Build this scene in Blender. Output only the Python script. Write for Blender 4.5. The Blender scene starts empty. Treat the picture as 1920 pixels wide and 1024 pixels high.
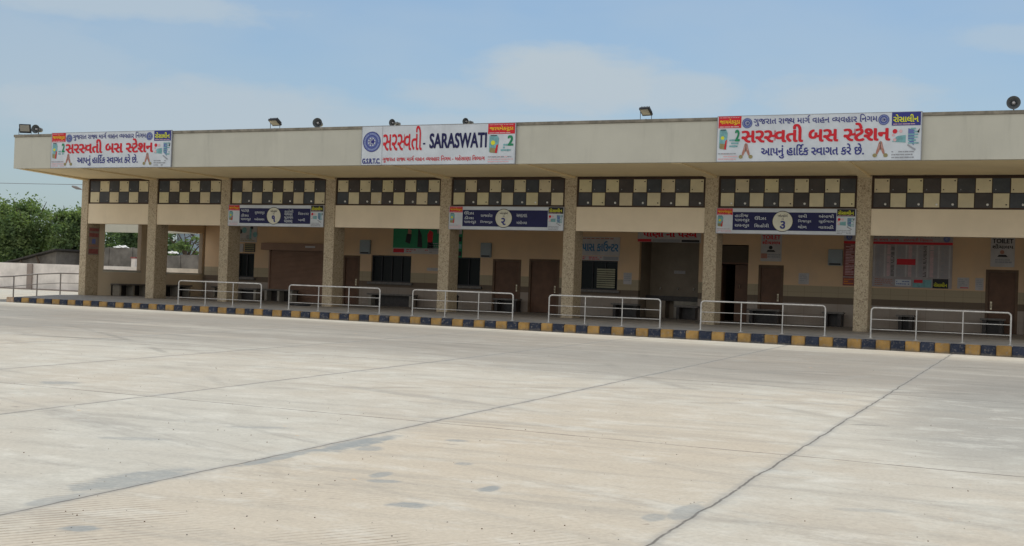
import bpy, bmesh, math, random
from mathutils import Vector, Matrix

random.seed(7)
S = bpy.context.scene
COL = S.collection

# ------------------------------------------------------------------ camera
cam = bpy.data.cameras.new("camera")
cam.sensor_width = 36.0
cam.lens = 42.65
cam.clip_start = 0.1
cam.clip_end = 5000
co = bpy.data.objects.new("camera", cam)
COL.objects.link(co)
ax = Vector((0.91108, 0.41069, 0.03543))
dn = Vector((0.02856, 0.02284, -0.99933))
fw = Vector((-0.41123, 0.91149, 0.00908))
rot = Matrix((ax, -dn, -fw)).transposed()
co.matrix_world = Matrix.Translation((0, 0, 1.35)) @ rot.to_4x4()
S.camera = co
S.cycles.diffuse_bounces = 8
S.cycles.max_bounces = 12

# ------------------------------------------------------------------ light
SUN_EL = math.radians(67.5)
SUN_AZ = math.radians(-8)          # measured from +Y (behind the building) towards +X
sun = bpy.data.lights.new("sun", 'SUN')
sun.energy = 3.25
sun.angle = math.radians(0.5)
sun.color = (1.0, 0.955, 0.87)
so = bpy.data.objects.new("sun", sun)
COL.objects.link(so)
sd = Vector((math.cos(SUN_EL) * math.sin(SUN_AZ), math.cos(SUN_EL) * math.cos(SUN_AZ), math.sin(SUN_EL)))
so.rotation_euler = (-sd).to_track_quat('-Z', 'Y').to_euler()
so.location = sd * 60

S.view_settings.view_transform = 'Standard'
S.view_settings.look = 'None'
S.view_settings.exposure = 0.0
S.view_settings.gamma = 1.0


class NT:
    """small helper for building node trees"""
    def __init__(self, tree):
        self.t = tree
        tree.nodes.clear()

    def n(self, typ, ins=None, **props):
        nd = self.t.nodes.new(typ)
        for k, v in props.items():
            setattr(nd, k, v)
        for k, v in (ins or {}).items():
            self.put(nd.inputs[k], v)
        return nd

    def put(self, sock, v):
        if isinstance(v, bpy.types.NodeSocket):
            self.t.links.new(v, sock)
        elif isinstance(v, tuple) and len(v) == 3 and sock.type == 'RGBA':
            sock.default_value = (*v, 1)
        else:
            sock.default_value = v

    def m(self, op, a, b=0.0, c=0.0, clamp=False):
        nd = self.n('ShaderNodeMath', operation=op, use_clamp=clamp)
        self.put(nd.inputs[0], a)
        self.put(nd.inputs[1], b)
        self.put(nd.inputs[2], c)
        return nd.outputs[0]

    def mix(self, f, a, b, mode='MIX'):
        nd = self.n('ShaderNodeMix', data_type='RGBA', blend_type=mode)
        self.put(nd.inputs[0], f)
        self.put(nd.inputs[6], a)
        self.put(nd.inputs[7], b)
        return nd.outputs[2]

    def ramp(self, v, a, b, lo=0.0, hi=1.0):
        nd = self.n('ShaderNodeMapRange', {0: v, 1: a, 2: b, 3: lo, 4: hi}, interpolation_type='SMOOTHSTEP')
        return nd.outputs[0]

    def noise(self, vec, scale, detail=4, rough=0.55, dist=0.0):
        nd = self.n('ShaderNodeTexNoise', {'Scale': scale, 'Detail': detail, 'Roughness': rough, 'Distortion': dist})
        self.put(nd.inputs['Vector'], vec)
        return nd.outputs[0]

    def vec(self, x, y, z=0.0):
        nd = self.n('ShaderNodeCombineXYZ')
        self.put(nd.inputs[0], x)
        self.put(nd.inputs[1], y)
        self.put(nd.inputs[2], z)
        return nd.outputs[0]


# ------------------------------------------------------------------ sky
W = bpy.data.worlds.new("World")
S.world = W
W.use_nodes = True
w = NT(W.node_tree)
sky = w.n('ShaderNodeTexSky', sky_type='NISHITA', sun_disc=False, sun_elevation=SUN_EL,
          sun_rotation=SUN_AZ, altitude=100, air_density=1.0, dust_density=1.6, ozone_density=1.5)
tc = w.n('ShaderNodeTexCoord')
sep = w.n('ShaderNodeSeparateXYZ', {0: tc.outputs['Generated']})
az = w.m('ARCTAN2', sep.outputs[0], sep.outputs[1])
el = w.m('ARCSINE', sep.outputs[2])
wn = w.noise(w.vec(w.m('MULTIPLY', az, 9.0), w.m('MULTIPLY', el, 22.0)), 1.0, 6, 0.6)
wn2 = w.noise(w.vec(w.m('MULTIPLY', az, 3.0), w.m('MULTIPLY', el, 8.0), 4.2), 1.0, 4, 0.55)
cl = None
for a0, e0, ra, re, s in [(-0.386, 0.166, .115, .034, .95), (-0.30, 0.16, .08, .024, .75), (-0.475, 0.152, .07, .02, .6),
                          (-0.165, 0.155, .09, .03, .75), (-0.735, 0.207, .15, .022, .7), (-0.70, 0.125, .20, .035, .75),
                          (-0.56, 0.118, .14, .03, .55), (-0.03, 0.20, .06, .016, .5), (-0.42, 0.125, .2, .022, .6),
                          (-0.8, 0.15, .13, .06, .45), (0.2, 0.17, .2, .04, .8), (-1.1, 0.18, .2, .05, .7)]:
    dx = w.m('DIVIDE', w.m('SUBTRACT', az, a0), ra)
    dy = w.m('DIVIDE', w.m('SUBTRACT', el, e0), re)
    d2 = w.m('SQRT', w.m('ADD', w.m('MULTIPLY', dx, dx), w.m('MULTIPLY', dy, dy)))
    d2 = w.m('ADD', d2, w.m('MULTIPLY', w.m('SUBTRACT', wn, .5), 1.5))
    v = w.m('MULTIPLY', w.ramp(d2, 1.1, 0.42), min(1.0, s * 1.1))
    cl = v if cl is None else w.m('MAXIMUM', cl, v)
veil = w.m('MULTIPLY', w.ramp(wn2, .38, .75), .35)
cl = w.m('MAXIMUM', cl, veil)
tint = w.mix(1.0, sky.outputs[0], (0.86, 1.04, 1.12), 'MULTIPLY')
col = w.mix(cl, tint, (5.1, 6.0, 6.7))
col = w.mix(w.m('MULTIPLY', w.ramp(el, .27, .05), .42), col, (4.9, 5.55, 6.1))
# unseen bright clouds added behind the viewer to light the shaded facade
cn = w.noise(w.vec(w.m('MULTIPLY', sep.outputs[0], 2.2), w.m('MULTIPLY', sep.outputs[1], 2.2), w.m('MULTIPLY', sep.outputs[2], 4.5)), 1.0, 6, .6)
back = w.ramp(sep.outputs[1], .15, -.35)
fill_cloud = w.m('MULTIPLY', w.m('MULTIPLY', w.ramp(cn, .40, .52), back), w.ramp(sep.outputs[2], .02, .10))
col = w.mix(fill_cloud, col, (11.5, 11.4, 11.2))
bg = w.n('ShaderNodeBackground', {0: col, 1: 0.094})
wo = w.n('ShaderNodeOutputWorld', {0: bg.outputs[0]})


# ------------------------------------------------------------------ materials
MATS = {}


def mat(name, color, rough=0.75, var=0.12, scale=3.0, spec=0.3, metal=0.0, bump=0.0, bscale=60.0, streak=0.0):
    if name in MATS:
        return MATS[name]
    m = bpy.data.materials.new(name)
    m.use_nodes = True
    t = NT(m.node_tree)
    g = t.n('ShaderNodeNewGeometry')
    pos = g.outputs['Position']
    c = color
    if var > 0:
        nz = t.noise(pos, scale, 5, 0.6)
        k = t.ramp(nz, .3, .72, 1.0 - var, 1.0 + var * .5)
        c = t.mix(1.0, color, t.n('ShaderNodeCombineColor', {0: k, 1: k, 2: k}).outputs[0], 'MULTIPLY')
    if streak > 0:
        sp = t.n('ShaderNodeSeparateXYZ', {0: pos})
        nz = t.noise(t.vec(t.m('MULTIPLY', sp.outputs[0], 3.0), t.m('MULTIPLY', sp.outputs[1], 3.0),
                           t.m('MULTIPLY', sp.outputs[2], .35)), 1.0, 5, 0.65)
        c = t.mix(t.m('MULTIPLY', t.ramp(nz, .52, .8), streak), c, (0.10, 0.095, 0.08))
    b = t.n('ShaderNodeBsdfPrincipled', {'Base Color': c, 'Roughness': rough, 'Specular IOR Level': spec, 'Metallic': metal})
    if bump > 0:
        bn = t.n('ShaderNodeBump', {'Strength': bump, 'Distance': .02, 'Height': t.noise(pos, bscale, 3)})
        t.put(b.inputs['Normal'], bn.outputs[0])
    t.n('ShaderNodeOutputMaterial', {0: b.outputs[0]})
    MATS[name] = m
    return m


def ground_material():
    m = bpy.data.materials.new("concrete_yard")
    m.use_nodes = True
    t = NT(m.node_tree)
    g = t.n('ShaderNodeNewGeometry')
    pos = g.outputs['Position']
    sp = t.n('ShaderNodeSeparateXYZ', {0: pos})
    x, y = sp.outputs[0], sp.outputs[1]
    wob = t.m('MULTIPLY', t.m('SUBTRACT', t.noise(pos, 1.3, 5, .65), .5), .10)
    wob2 = t.m('MULTIPLY', t.m('SUBTRACT', t.noise(pos, 1.1, 5, .65, .3), .5), .10)
    # slab grid: 4.03 m by 7.5 m
    ux = t.m('DIVIDE', t.m('ADD', t.m('ADD', x, 2.37), wob), 4.03)
    uy = t.m('DIVIDE', t.m('ADD', t.m('SUBTRACT', y, 12.1), wob2), 7.5)
    ix, iy = t.m('FLOOR', ux), t.m('FLOOR', uy)
    wn_ = t.n('ShaderNodeTexWhiteNoise', {'Vector': t.vec(ix, iy, 3.0)}, noise_dimensions='3D')
    slab = wn_.outputs['Value']
    wn3 = t.n('ShaderNodeTexWhiteNoise', {'Vector': t.vec(ix, 0.0, 9.0)}, noise_dimensions='3D')
    strip = wn3.outputs['Value']
    fx = t.m('MULTIPLY', t.m('PINGPONG', ux, 0.5), 4.03)
    fy = t.m('MULTIPLY', t.m('PINGPONG', uy, 0.5), 7.5)
    crack = t.noise(pos, 3.5, 4)
    jx = t.m('MULTIPLY', t.ramp(fx, .017, .004), t.ramp(crack, .25, .5, .5, 1.0))
    jy = t.m('MULTIPLY', t.ramp(fy, .026, .006), t.ramp(crack, .3, .58, .40, 1.0))
    joint = t.m('MAXIMUM', jx, jy)
    nearj = t.m('MULTIPLY', t.ramp(fx, .30, .0), t.ramp(t.noise(pos, 2.2, 5, .7), .45, .75))
    # base tones
    cool, warm, pale = (0.415, 0.395, 0.345), (0.415, 0.365, 0.295), (0.480, 0.462, 0.405)
    big = t.noise(pos, .22, 4, .55)
    med = t.noise(pos, 1.6, 6, .62)
    fine = t.noise(pos, 26.0, 4, .7)
    wmask = t.m('ADD', t.m('MULTIPLY', t.ramp(big, .38, .66), .55), t.m('MULTIPLY', slab, .45))
    c = t.mix(wmask, cool, warm)
    c = t.mix(t.m('MULTIPLY', t.ramp(med, .48, .72), .75), c, pale)
    # warmer dusty zone near the viewer between the two near joints
    dx = t.m('DIVIDE', t.m('ADD', x, 4.3), 2.4)
    dy = t.m('DIVIDE', t.m('SUBTRACT', y, 9.0), 7.0)
    dd = t.m('ADD', t.m('MULTIPLY', dx, dx), t.m('MULTIPLY', dy, dy))
    zone = t.m('MULTIPLY', t.m('MULTIPLY', t.ramp(dd, 1.5, .2), t.ramp(t.m('ADD', x, 2.37), .03, -.03)), t.ramp(t.m('ADD', x, 6.4), -.03, .03))
    c = t.mix(t.m('MULTIPLY', zone, .55), c, (0.435, 0.370, 0.285))
    # tyre drags and sweep streaks, roughly along the kerb
    ang = math.radians(6)
    sx = t.m('ADD', t.m('MULTIPLY', x, math.cos(ang)), t.m('MULTIPLY', y, math.sin(ang)))
    sy = t.m('SUBTRACT', t.m('MULTIPLY', y, math.cos(ang)), t.m('MULTIPLY', x, math.sin(ang)))
    st = t.noise(t.vec(t.m('MULTIPLY', sx, .16), t.m('MULTIPLY', sy, 2.4)), 1.0, 7, .68)
    c = t.mix(t.m('MULTIPLY', t.ramp(st, .48, .72), .50), c, (0.25, 0.24, 0.215))
    sx2 = t.m('ADD', t.m('MULTIPLY', x, .94), t.m('MULTIPLY', y, -.34))
    sy2 = t.m('ADD', t.m('MULTIPLY', y, .94), t.m('MULTIPLY', x, .34))
    st2 = t.noise(t.vec(t.m('MULTIPLY', sx2, .14), t.m('MULTIPLY', sy2, 1.7), 5.0), 1.0, 6, .66)
    c = t.mix(t.m('MULTIPLY', t.ramp(st2, .53, .74), .52), c, (0.23, 0.22, 0.20))
    # large dull, rubbed areas where the buses pull in
    lw = t.m('MULTIPLY', t.m('SUBTRACT', t.noise(t.vec(t.m('MULTIPLY', x, .10), t.m('MULTIPLY', y, .25), 8.0), 1.0, 4, .6), .5), 9.0)
    ly = t.m('ADD', y, lw)
    lane = t.m('MULTIPLY', t.ramp(ly, 17.0, 23.5), t.ramp(y, 31.6, 28.6))
    lane = t.m('MULTIPLY', lane, t.ramp(t.noise(t.vec(t.m('MULTIPLY', x, .09), t.m('MULTIPLY', y, .5), 3.0), 1.0, 5, .6), .28, .55, .35, 1.0))
    dxx = t.m('DIVIDE', t.m('ADD', x, 0.2), 2.0)
    dyy = t.m('DIVIDE', t.m('SUBTRACT', y, 18.5), 6.5)
    pr = t.m('ADD', t.m('ADD', t.m('MULTIPLY', dxx, dxx), t.m('MULTIPLY', dyy, dyy)), t.m('MULTIPLY', med, .6))
    c = t.mix(t.m('MULTIPLY', t.ramp(pr, 1.7, .5), .62), c, (0.22, 0.22, 0.205))
    # dark arcs of tyre rubber
    for (cx, cy, r, wd, k) in [(-30., 70., 51.5, .10, .42), (-30., 70., 53.4, .10, .36), (14., -8., 30.5, .10, .36), (14., -8., 32.4, .12, .34),
                               (-50., -25., 55.3, .09, .36), (-6., 95., 70.3, .12, .38), (-6., 95., 72.4, .12, .36), (-12, 90, 77.9, .07, .30),
                               (8., 31., 17.2, .12, .30), (9., 31., 19.1, .12, .28), (-25., -40., 65.5, .10, .32), (-25., -40., 67.7, .10, .30)]:
        ddx, ddy = t.m('SUBTRACT', x, cx), t.m('SUBTRACT', y, cy)
        rr = t.m('ABSOLUTE', t.m('SUBTRACT', t.m('SQRT', t.m('ADD', t.m('MULTIPLY', ddx, ddx), t.m('MULTIPLY', ddy, ddy))), r))
        rr = t.m('ADD', rr, wob)
        v = t.m('MULTIPLY', t.ramp(rr, wd * 1.5, wd * .3), t.ramp(t.noise(pos, .35, 3), .44, .66, 0.0, k))
        c = t.mix(v, c, (0.12, 0.115, 0.105))
    # blue-grey cement smears
    sm = None
    edge = t.m('MULTIPLY', t.m('SUBTRACT', t.noise(pos, 4.5, 5, .62), .5), 1.7)
    for (px, py, a, b, s, an) in [(-6.20, 10.25, .17, .75, 1, 0), (-6.32, 9.05, .09, .70, .9, 0), (-5.93, 10.0, .16, .16, .7, 0),
                                  (-6.62, 7.55, .24, .62, .8, 0), (-5.69, 6.0, .17, .09, .9, .5), (-4.30, 7.83, .19, .12, 1, .5),
                                  (-4.09, 8.77, .09, .14, .95, 0), (-5.12, 8.84, .07, .16, .8, 0), (-4.95, 8.58, .13, .08, .8, .5),
                                  (-4.8, 9.74, .1, .1, .7, .4), (-5.5, 11.0, .13, .09, .8, .4), (-12.4, 12.6, .28, .22, .7, .4),
                                  (-2.47, 8.75, .10, .35, .7, 0), (-2.62, 8.4, .10, .16, .7, 0), (-6.5, 6.6, .1, .3, .6, 0),
                                  (-8.1, 9.2, .4, .10, .5, .5), (-7.6, 10.6, .35, .09, .5, .5), (-1.3, 9.6, .25, .08, .4, .4)]:
        ddx, ddy = t.m('SUBTRACT', x, px), t.m('SUBTRACT', y, py)
        if an:
            ddx, ddy = (t.m('ADD', t.m('MULTIPLY', ddx, math.cos(an)), t.m('MULTIPLY', ddy, math.sin(an))),
                        t.m('SUBTRACT', t.m('MULTIPLY', ddy, math.cos(an)), t.m('MULTIPLY', ddx, math.sin(an))))
        ddx, ddy = t.m('DIVIDE', ddx, a), t.m('DIVIDE', ddy, b)
        d = t.m('ADD', t.m('SQRT', t.m('ADD', t.m('MULTIPLY', ddx, ddx), t.m('MULTIPLY', ddy, ddy))), edge)
        v = t.m('MULTIPLY', t.ramp(d, 1.15, .65), s)
        sm = v if sm is None else t.m('MAXIMUM', sm, v)
    # broom-tined grooves close to the viewer
    rx = t.m('ADD', t.m('MULTIPLY', x, math.cos(.60)), t.m('MULTIPLY', y, -math.sin(.60)))
    gw = t.m('ADD', t.m('MULTIPLY', rx, 2 * math.pi / .075), t.m('MULTIPLY', t.noise(pos, 2.0, 3), 3.5))
    gro = t.ramp(t.m('SINE', gw), .35, .95)
    gm = t.m('MULTIPLY', t.m('MULTIPLY', t.ramp(y, 8.6, 6.6), t.m('MULTIPLY', t.ramp(t.noise(pos, .8, 5, .65), .42, .62), t.ramp(t.noise(pos, 3.5, 4, .6), .3, .6, .35, 1.15))), t.ramp(t.m('ADD', x, 6.9), -.03, .05))
    gro = t.m('MULTIPLY', gro, gm)
    c = t.mix(t.m('MULTIPLY', gro, .80), c, (0.22, 0.18, 0.14))
    # short scuffs and skid dashes, oil drips
    for (px_, py_, qx, qy, lo, hi, k_, colr, off) in [(.97, .24, .9, 9.0, .66, .73, .60, (0.15, 0.145, 0.135), 2.0), (.99, -.12, .6, 11.0, .665, .73, .5, (0.17, 0.16, 0.15), 6.0),
                                                     (.90, -.44, 1.5, 13.0, .69, .75, .55, (0.13, 0.12, 0.11), 9.0)]:
        ux_ = t.m('ADD', t.m('MULTIPLY', x, px_), t.m('MULTIPLY', y, py_))
        uy_ = t.m('SUBTRACT', t.m('MULTIPLY', y, px_), t.m('MULTIPLY', x, py_))
        nz_ = t.noise(t.vec(t.m('MULTIPLY', ux_, qx), t.m('MULTIPLY', uy_, qy * .33), off), 1.0, 5, .62)
        c = t.mix(t.m('MULTIPLY', t.ramp(nz_, lo, hi), k_), c, colr)
    oil = t.ramp(t.noise(t.vec(x, y, 21.0), 1.1, 5, .6), .69, .78)
    c = t.mix(t.m('MULTIPLY', oil, .5), c, (0.17, 0.165, 0.155))
    # blotchy cement laitance
    lai = t.noise(t.vec(t.m('MULTIPLY', x, .9), t.m('MULTIPLY', y, 1.6), 33.0), 1.0, 8, .72)
    c = t.mix(t.m('MULTIPLY', t.ramp(lai, .50, .66), .40), c, (0.56, 0.545, 0.49))
    c = t.mix(t.m('MULTIPLY', t.ramp(lai, .46, .30), .35), c, (0.27, 0.25, 0.215))
    lane2 = t.m('MULTIPLY', t.m('MULTIPLY', t.ramp(y, 23.5, 27.5), t.ramp(y, 31.7, 29.8)), t.m('MULTIPLY', t.ramp(x, -31.0, -24.0), t.ramp(x, -9.0, -14.0)))
    lane = t.m('MAXIMUM', lane, t.m('MULTIPLY', lane2, t.ramp(t.noise(t.vec(t.m('MULTIPLY', x, .2), y, 1.0), 1.0, 5, .6), .25, .5, .55, 1.0)))
    c = t.mix(t.m('MULTIPLY', lane, .64), c, (0.165, 0.153, 0.137))
    c = t.mix(t.m('MULTIPLY', t.m('MULTIPLY', sm, t.ramp(t.noise(pos, 7.0, 5, .65), .25, .6, .6, 1.0)), .95), c, (0.235, 0.248, 0.243))
    # grain, grit, brown and ochre specks
    c = t.mix(1.0, c, t.n('ShaderNodeCombineColor', {0: t.ramp(fine, .25, .75, .90, 1.07), 1: t.ramp(fine, .25, .75, .90, 1.07), 2: t.ramp(fine, .25, .75, .90, 1.06)}).outputs[0], 'MULTIPLY')
    spk = t.ramp(t.noise(pos, 9.0, 3, .5), .745, .79)
    c = t.mix(t.m('MULTIPLY', spk, .55), c, (0.16, 0.13, 0.10))
    och = t.ramp(t.noise(t.vec(x, y, 7.7), 5.0, 3, .5), .74, .80)
    c = t.mix(t.m('MULTIPLY', och, .5), c, (0.55, 0.33, 0.14))
    c = t.mix(t.m('MULTIPLY', nearj, .45), c, (0.30, 0.30, 0.29))
    halo = t.m('MULTIPLY', t.ramp(t.m('ADD', fx, t.m('MULTIPLY', wob, .5)), .085, .015), t.ramp(t.noise(pos, 1.7, 4, .6), .30, .55, .25, 1.0))
    c = t.mix(t.m('MULTIPLY', halo, .42), c, (0.22, 0.22, 0.21))
    c = t.mix(t.m('MULTIPLY', joint, .80), c, (0.085, 0.078, 0.07))
    h = t.m('SUBTRACT', t.m('ADD', t.m('MULTIPLY', fine, .25), t.m('MULTIPLY', med, .3)), t.m('ADD', joint, t.m('MULTIPLY', gro, .3)))
    bn = t.n('ShaderNodeBump', {'Strength': .3, 'Distance': .012, 'Height': h})
    b = t.n('ShaderNodeBsdfPrincipled', {'Base Color': c, 'Roughness': .88, 'Specular IOR Level': .2, 'Normal': bn.outputs[0]})
    t.n('ShaderNodeOutputMaterial', {0: b.outputs[0]})
    return m


def wall_material():
    """interior wall: painted above, tiled dado bands below"""
    m = bpy.data.materials.new("corridor_wall")
    m.use_nodes = True
    t = NT(m.node_tree)
    g = t.n('ShaderNodeNewGeometry')
    pos = g.outputs['Position']
    sp = t.n('ShaderNodeSeparateXYZ', {0: pos})
    z = sp.outputs[2]
    nz = t.noise(pos, 1.2, 5, .6)
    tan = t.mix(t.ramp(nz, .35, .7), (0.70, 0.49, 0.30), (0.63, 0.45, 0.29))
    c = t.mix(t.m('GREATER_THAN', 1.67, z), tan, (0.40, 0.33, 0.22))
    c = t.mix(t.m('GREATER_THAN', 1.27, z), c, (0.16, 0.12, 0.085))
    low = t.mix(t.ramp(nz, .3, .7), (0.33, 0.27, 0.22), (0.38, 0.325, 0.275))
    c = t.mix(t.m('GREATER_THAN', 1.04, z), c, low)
    ux = t.m('PINGPONG', t.m('DIVIDE', sp.outputs[0], .6), .5)
    uz = t.m('PINGPONG', t.m('DIVIDE', t.m('SUBTRACT', z, .25), .395), .5)
    jt = t.m('MAXIMUM', t.m('LESS_THAN', ux, .01), t.m('LESS_THAN', uz, .012))
    jt = t.m('MULTIPLY', jt, t.m('GREATER_THAN', 1.67, z))
    c = t.mix(t.m('MULTIPLY', jt, .35), c, (0.07, 0.06, 0.05))
    b = t.n('ShaderNodeBsdfPrincipled', {'Base Color': c, 'Roughness': .7, 'Specular IOR Level': .25})
    t.n('ShaderNodeOutputMaterial', {0: b.outputs[0]})
    return m


def stone_material():
    """speckled pebble-dash cladding of the pillars"""
    m = bpy.data.materials.new("speckled_cladding")
    m.use_nodes = True
    t = NT(m.node_tree)
    g = t.n('ShaderNodeNewGeometry')
    pos = g.outputs['Position']
    v = t.n('ShaderNodeTexVoronoi', {'Scale': 30.0, 'Randomness': 1.0})
    t.put(v.inputs['Vector'], pos)
    sc = t.n('ShaderNodeSeparateColor', {0: v.outputs['Color']})
    c = t.mix(t.ramp(sc.outputs[0], .2, .8), (0.53, 0.435, 0.30), (0.42, 0.335, 0.225))
    c = t.mix(t.m('MULTIPLY', t.m('GREATER_THAN', sc.outputs[1], .88), .5), c, (0.13, 0.085, 0.055))
    c = t.mix(t.m('MULTIPLY', t.m('GREATER_THAN', sc.outputs[2], .8), .5), c, (0.62, 0.54, 0.36))
    edge = t.n('ShaderNodeTexVoronoi', {'Scale': 30.0}, feature='DISTANCE_TO_EDGE')
    t.put(edge.inputs['Vector'], pos)
    c = t.mix(t.m('MULTIPLY', t.ramp(edge.outputs['Distance'], .06, .0), .5), c, (0.18, 0.14, 0.09))
    sp = t.n('ShaderNodeSeparateXYZ', {0: pos})
    dirt = t.ramp(t.m('ADD', sp.outputs[2], t.noise(pos, 4, 3)), 1.05, .6)
    c = t.mix(t.m('MULTIPLY', dirt, .35), c, (0.12, 0.10, 0.08))
    bn = t.n('ShaderNodeBump', {'Strength': .5, 'Distance': .012, 'Height': edge.outputs['Distance']})
    b = t.n('ShaderNodeBsdfPrincipled', {'Base Color': c, 'Roughness': .65, 'Specular IOR Level': .3, 'Normal': bn.outputs[0]})
    t.n('ShaderNodeOutputMaterial', {0: b.outputs[0]})
    return m


def leaf_material(name, a, b_, c_):
    m = bpy.data.materials.new(name)
    m.use_nodes = True
    t = NT(m.node_tree)
    g = t.n('ShaderNodeNewGeometry')
    pos = g.outputs['Position']
    n1 = t.noise(pos, .9, 3, .6)
    n2 = t.noise(pos, 6.0, 2, .6)
    c = t.mix(t.ramp(n1, .38, .64), a, b_)
    c = t.mix(t.ramp(n2, .55, .8), c, c_)
    d = t.n('ShaderNodeBsdfDiffuse', {0: c})
    tr = t.n('ShaderNodeBsdfTranslucent', {0: t.mix(1.0, c, (1.2, 1.35, .6), 'MULTIPLY')})
    mx = t.n('ShaderNodeMixShader', {0: .35, 1: d.outputs[0], 2: tr.outputs[0]})
    t.n('ShaderNodeOutputMaterial', {0: mx.outputs[0]})
    return m


M_GROUND = ground_material()
M_WALL = wall_material()
M_STONE = stone_material()
M_FASCIA = mat("fascia_paint", (0.535, 0.52, 0.44), .8, .06, .8, streak=.16)
M_COPING = mat("weathered_coping", (0.26, 0.235, 0.19), .9, .35, 4.0)
M_SOFFIT = mat("soffit_paint", (0.92, 0.76, 0.47), .85, .06, .5, streak=.05)
M_BEAM = mat("beam_paint", (0.79, 0.67, 0.49), .8, .06, .9, streak=.06)
M_JAMB = mat("jamb_shade", (0.26, 0.20, 0.14), .8, .1, 2)  # darker brown than the end wall: shade on the jambs put into the colour
M_CREAM = mat("cream_tile", (0.67, 0.59, 0.39), .45, .10, 2.2)
M_DARKT = mat("dark_tile", (0.064, 0.064, 0.066), .4, .25, 2.2)
TC = [M_CREAM, mat('cream_tile_dusty', (0.63, 0.54, 0.36), .5, .12, 2.2), mat('cream_tile_yellow', (0.65, 0.575, 0.35), .42, .10, 2.2), M_CREAM]
TD = [M_DARKT, mat('dark_tile_brown', (0.064, 0.054, 0.050), .45, .25, 2.2), mat('dark_tile_blue', (0.056, 0.062, 0.070), .38, .25, 2.2), M_DARKT]
M_BROWNF = mat("brown_frame", (0.055, 0.030, 0.018), .6, .2)
M_KNOBW = mat("white_knob", (0.85, 0.85, 0.82), .4, 0)
M_KNOBD = mat("dark_knob", (0.05, 0.04, 0.035), .5, 0)
M_PLAT = mat("platform_stone", (0.30, 0.28, 0.25), .7, .22, 1.4, bump=.1)


def kerb_paint(name, color):
    m = bpy.data.materials.new(name)
    m.use_nodes = True
    t = NT(m.node_tree)
    pos = t.n('ShaderNodeNewGeometry').outputs['Position']
    k = t.ramp(t.noise(pos, 3.0, 4, .6), .3, .7, .75, 1.2)
    c = t.mix(1.0, color, t.n('ShaderNodeCombineColor', {0: k, 1: k, 2: k}).outputs[0], 'MULTIPLY')
    c = t.mix(t.m('MULTIPLY', t.ramp(t.noise(pos, 11.0, 6, .7), .52, .68), .6), c, (0.26, 0.235, 0.20))
    z = t.n('ShaderNodeSeparateXYZ', {0: pos}).outputs[2]
    d = t.m('ADD', t.m('ADD', z, t.m('MULTIPLY', t.n('ShaderNodeSeparateXYZ', {0: pos}).outputs[0], .0023)), t.m('MULTIPLY', t.noise(pos, 6.0, 4), .10))
    c = t.mix(t.m('MULTIPLY', t.ramp(d, .12, .05), .6), c, (0.20, 0.175, 0.14))
    b_ = t.n('ShaderNodeBsdfPrincipled', {'Base Color': c, 'Roughness': .75, 'Specular IOR Level': .25})
    bn = t.n('ShaderNodeBump', {'Strength': .4, 'Distance': .02, 'Height': t.noise(pos, 18.0, 4)})
    t.put(b_.inputs['Normal'], bn.outputs[0])
    t.n('ShaderNodeOutputMaterial', {0: b_.outputs[0]})
    return m


M_YEL = kerb_paint("kerb_yellow", (0.37, 0.225, 0.075))
M_BLK = kerb_paint("kerb_black", (0.027, 0.035, 0.060))
M_PINK = mat("kerb_faded", (0.50, 0.36, 0.25), .8, .3, 7.0)
M_STEEL = mat("painted_pipe", (0.60, 0.575, 0.53), .45, .2, 9.0, spec=.5)
M_STEELD = mat("steel_pipe", (0.22, 0.20, 0.19), .4, .2, 9.0, spec=.5)
M_DOOR = mat("brown_door", (0.135, 0.068, 0.038), .5, .22, 2.5)
M_DFRAME = mat("door_frame_wood", (0.14, 0.085, 0.05), .55, .2, 3)
M_BRASS = mat("handle_metal", (0.6, 0.52, 0.38), .35, 0, metal=.8)
M_SHUT = mat("shutter_metal", (0.30, 0.185, 0.13), .5, .12, 2)
M_GLASS = mat("dark_glass", (0.010, 0.013, 0.013), .2, 0, spec=.12)
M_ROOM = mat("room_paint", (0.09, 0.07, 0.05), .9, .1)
M_GRAN = mat("granite_slab", (0.17, 0.155, 0.14), .4, .3, 12)
M_GRAND = mat("dark_granite", (0.05, 0.042, 0.038), .35, .3, 12)
M_LEGP = mat("pale_bench_leg", (0.33, 0.30, 0.25), .7, .2, 5)
M_WHITE = mat("banner_vinyl", (0.62, 0.66, 0.70), .45, .10, 1.6, streak=.10, bump=.12, bscale=2.5)
M_RED = mat("print_red", (0.60, 0.018, 0.03), .5, .06, 5)
M_BLUE = mat("print_blue", (0.035, 0.04, 0.22), .5, .06, 5)
M_NAVY = mat("print_navy", (0.009, 0.010, 0.075), .5, .1, 3)
M_MIDB = mat("print_mid_blue", (0.13, 0.17, 0.40), .5, .06, 5)
M_SKYB = mat("print_sky_blue", (0.06, 0.20, 0.38), .5, .06, 5)
M_PALEB = mat("print_pale_blue", (0.30, 0.35, 0.55), .5, .06, 5)
M_YELP = mat("print_yellow", (0.82, 0.55, 0.03), .5, .06, 5)
M_LIME = mat("print_lime", (0.70, 0.70, 0.04), .5, .06, 5)
M_GRN = mat("print_green", (0.02, 0.24, 0.11), .5, .1, 5)
M_TEAL = mat("print_teal", (0.20, 0.42, 0.44), .5, .25, 8)
M_PINKP = mat("print_pink", (0.72, 0.46, 0.48), .5, .1, 5)
M_GREYP = mat("print_grey", (0.32, 0.33, 0.36), .5, .1, 8)
M_SKIN = mat("print_skin", (0.42, 0.20, 0.15), .5, .15, 12)
M_OLIVE = mat("print_olive", (0.30, 0.26, 0.12), .5, .15, 12)
M_BLACKP = mat("print_black", (0.02, 0.02, 0.024), .5, 0)
M_ORANGE = mat("print_orange", (0.72, 0.22, 0.03), .5, .1, 6)
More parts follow.
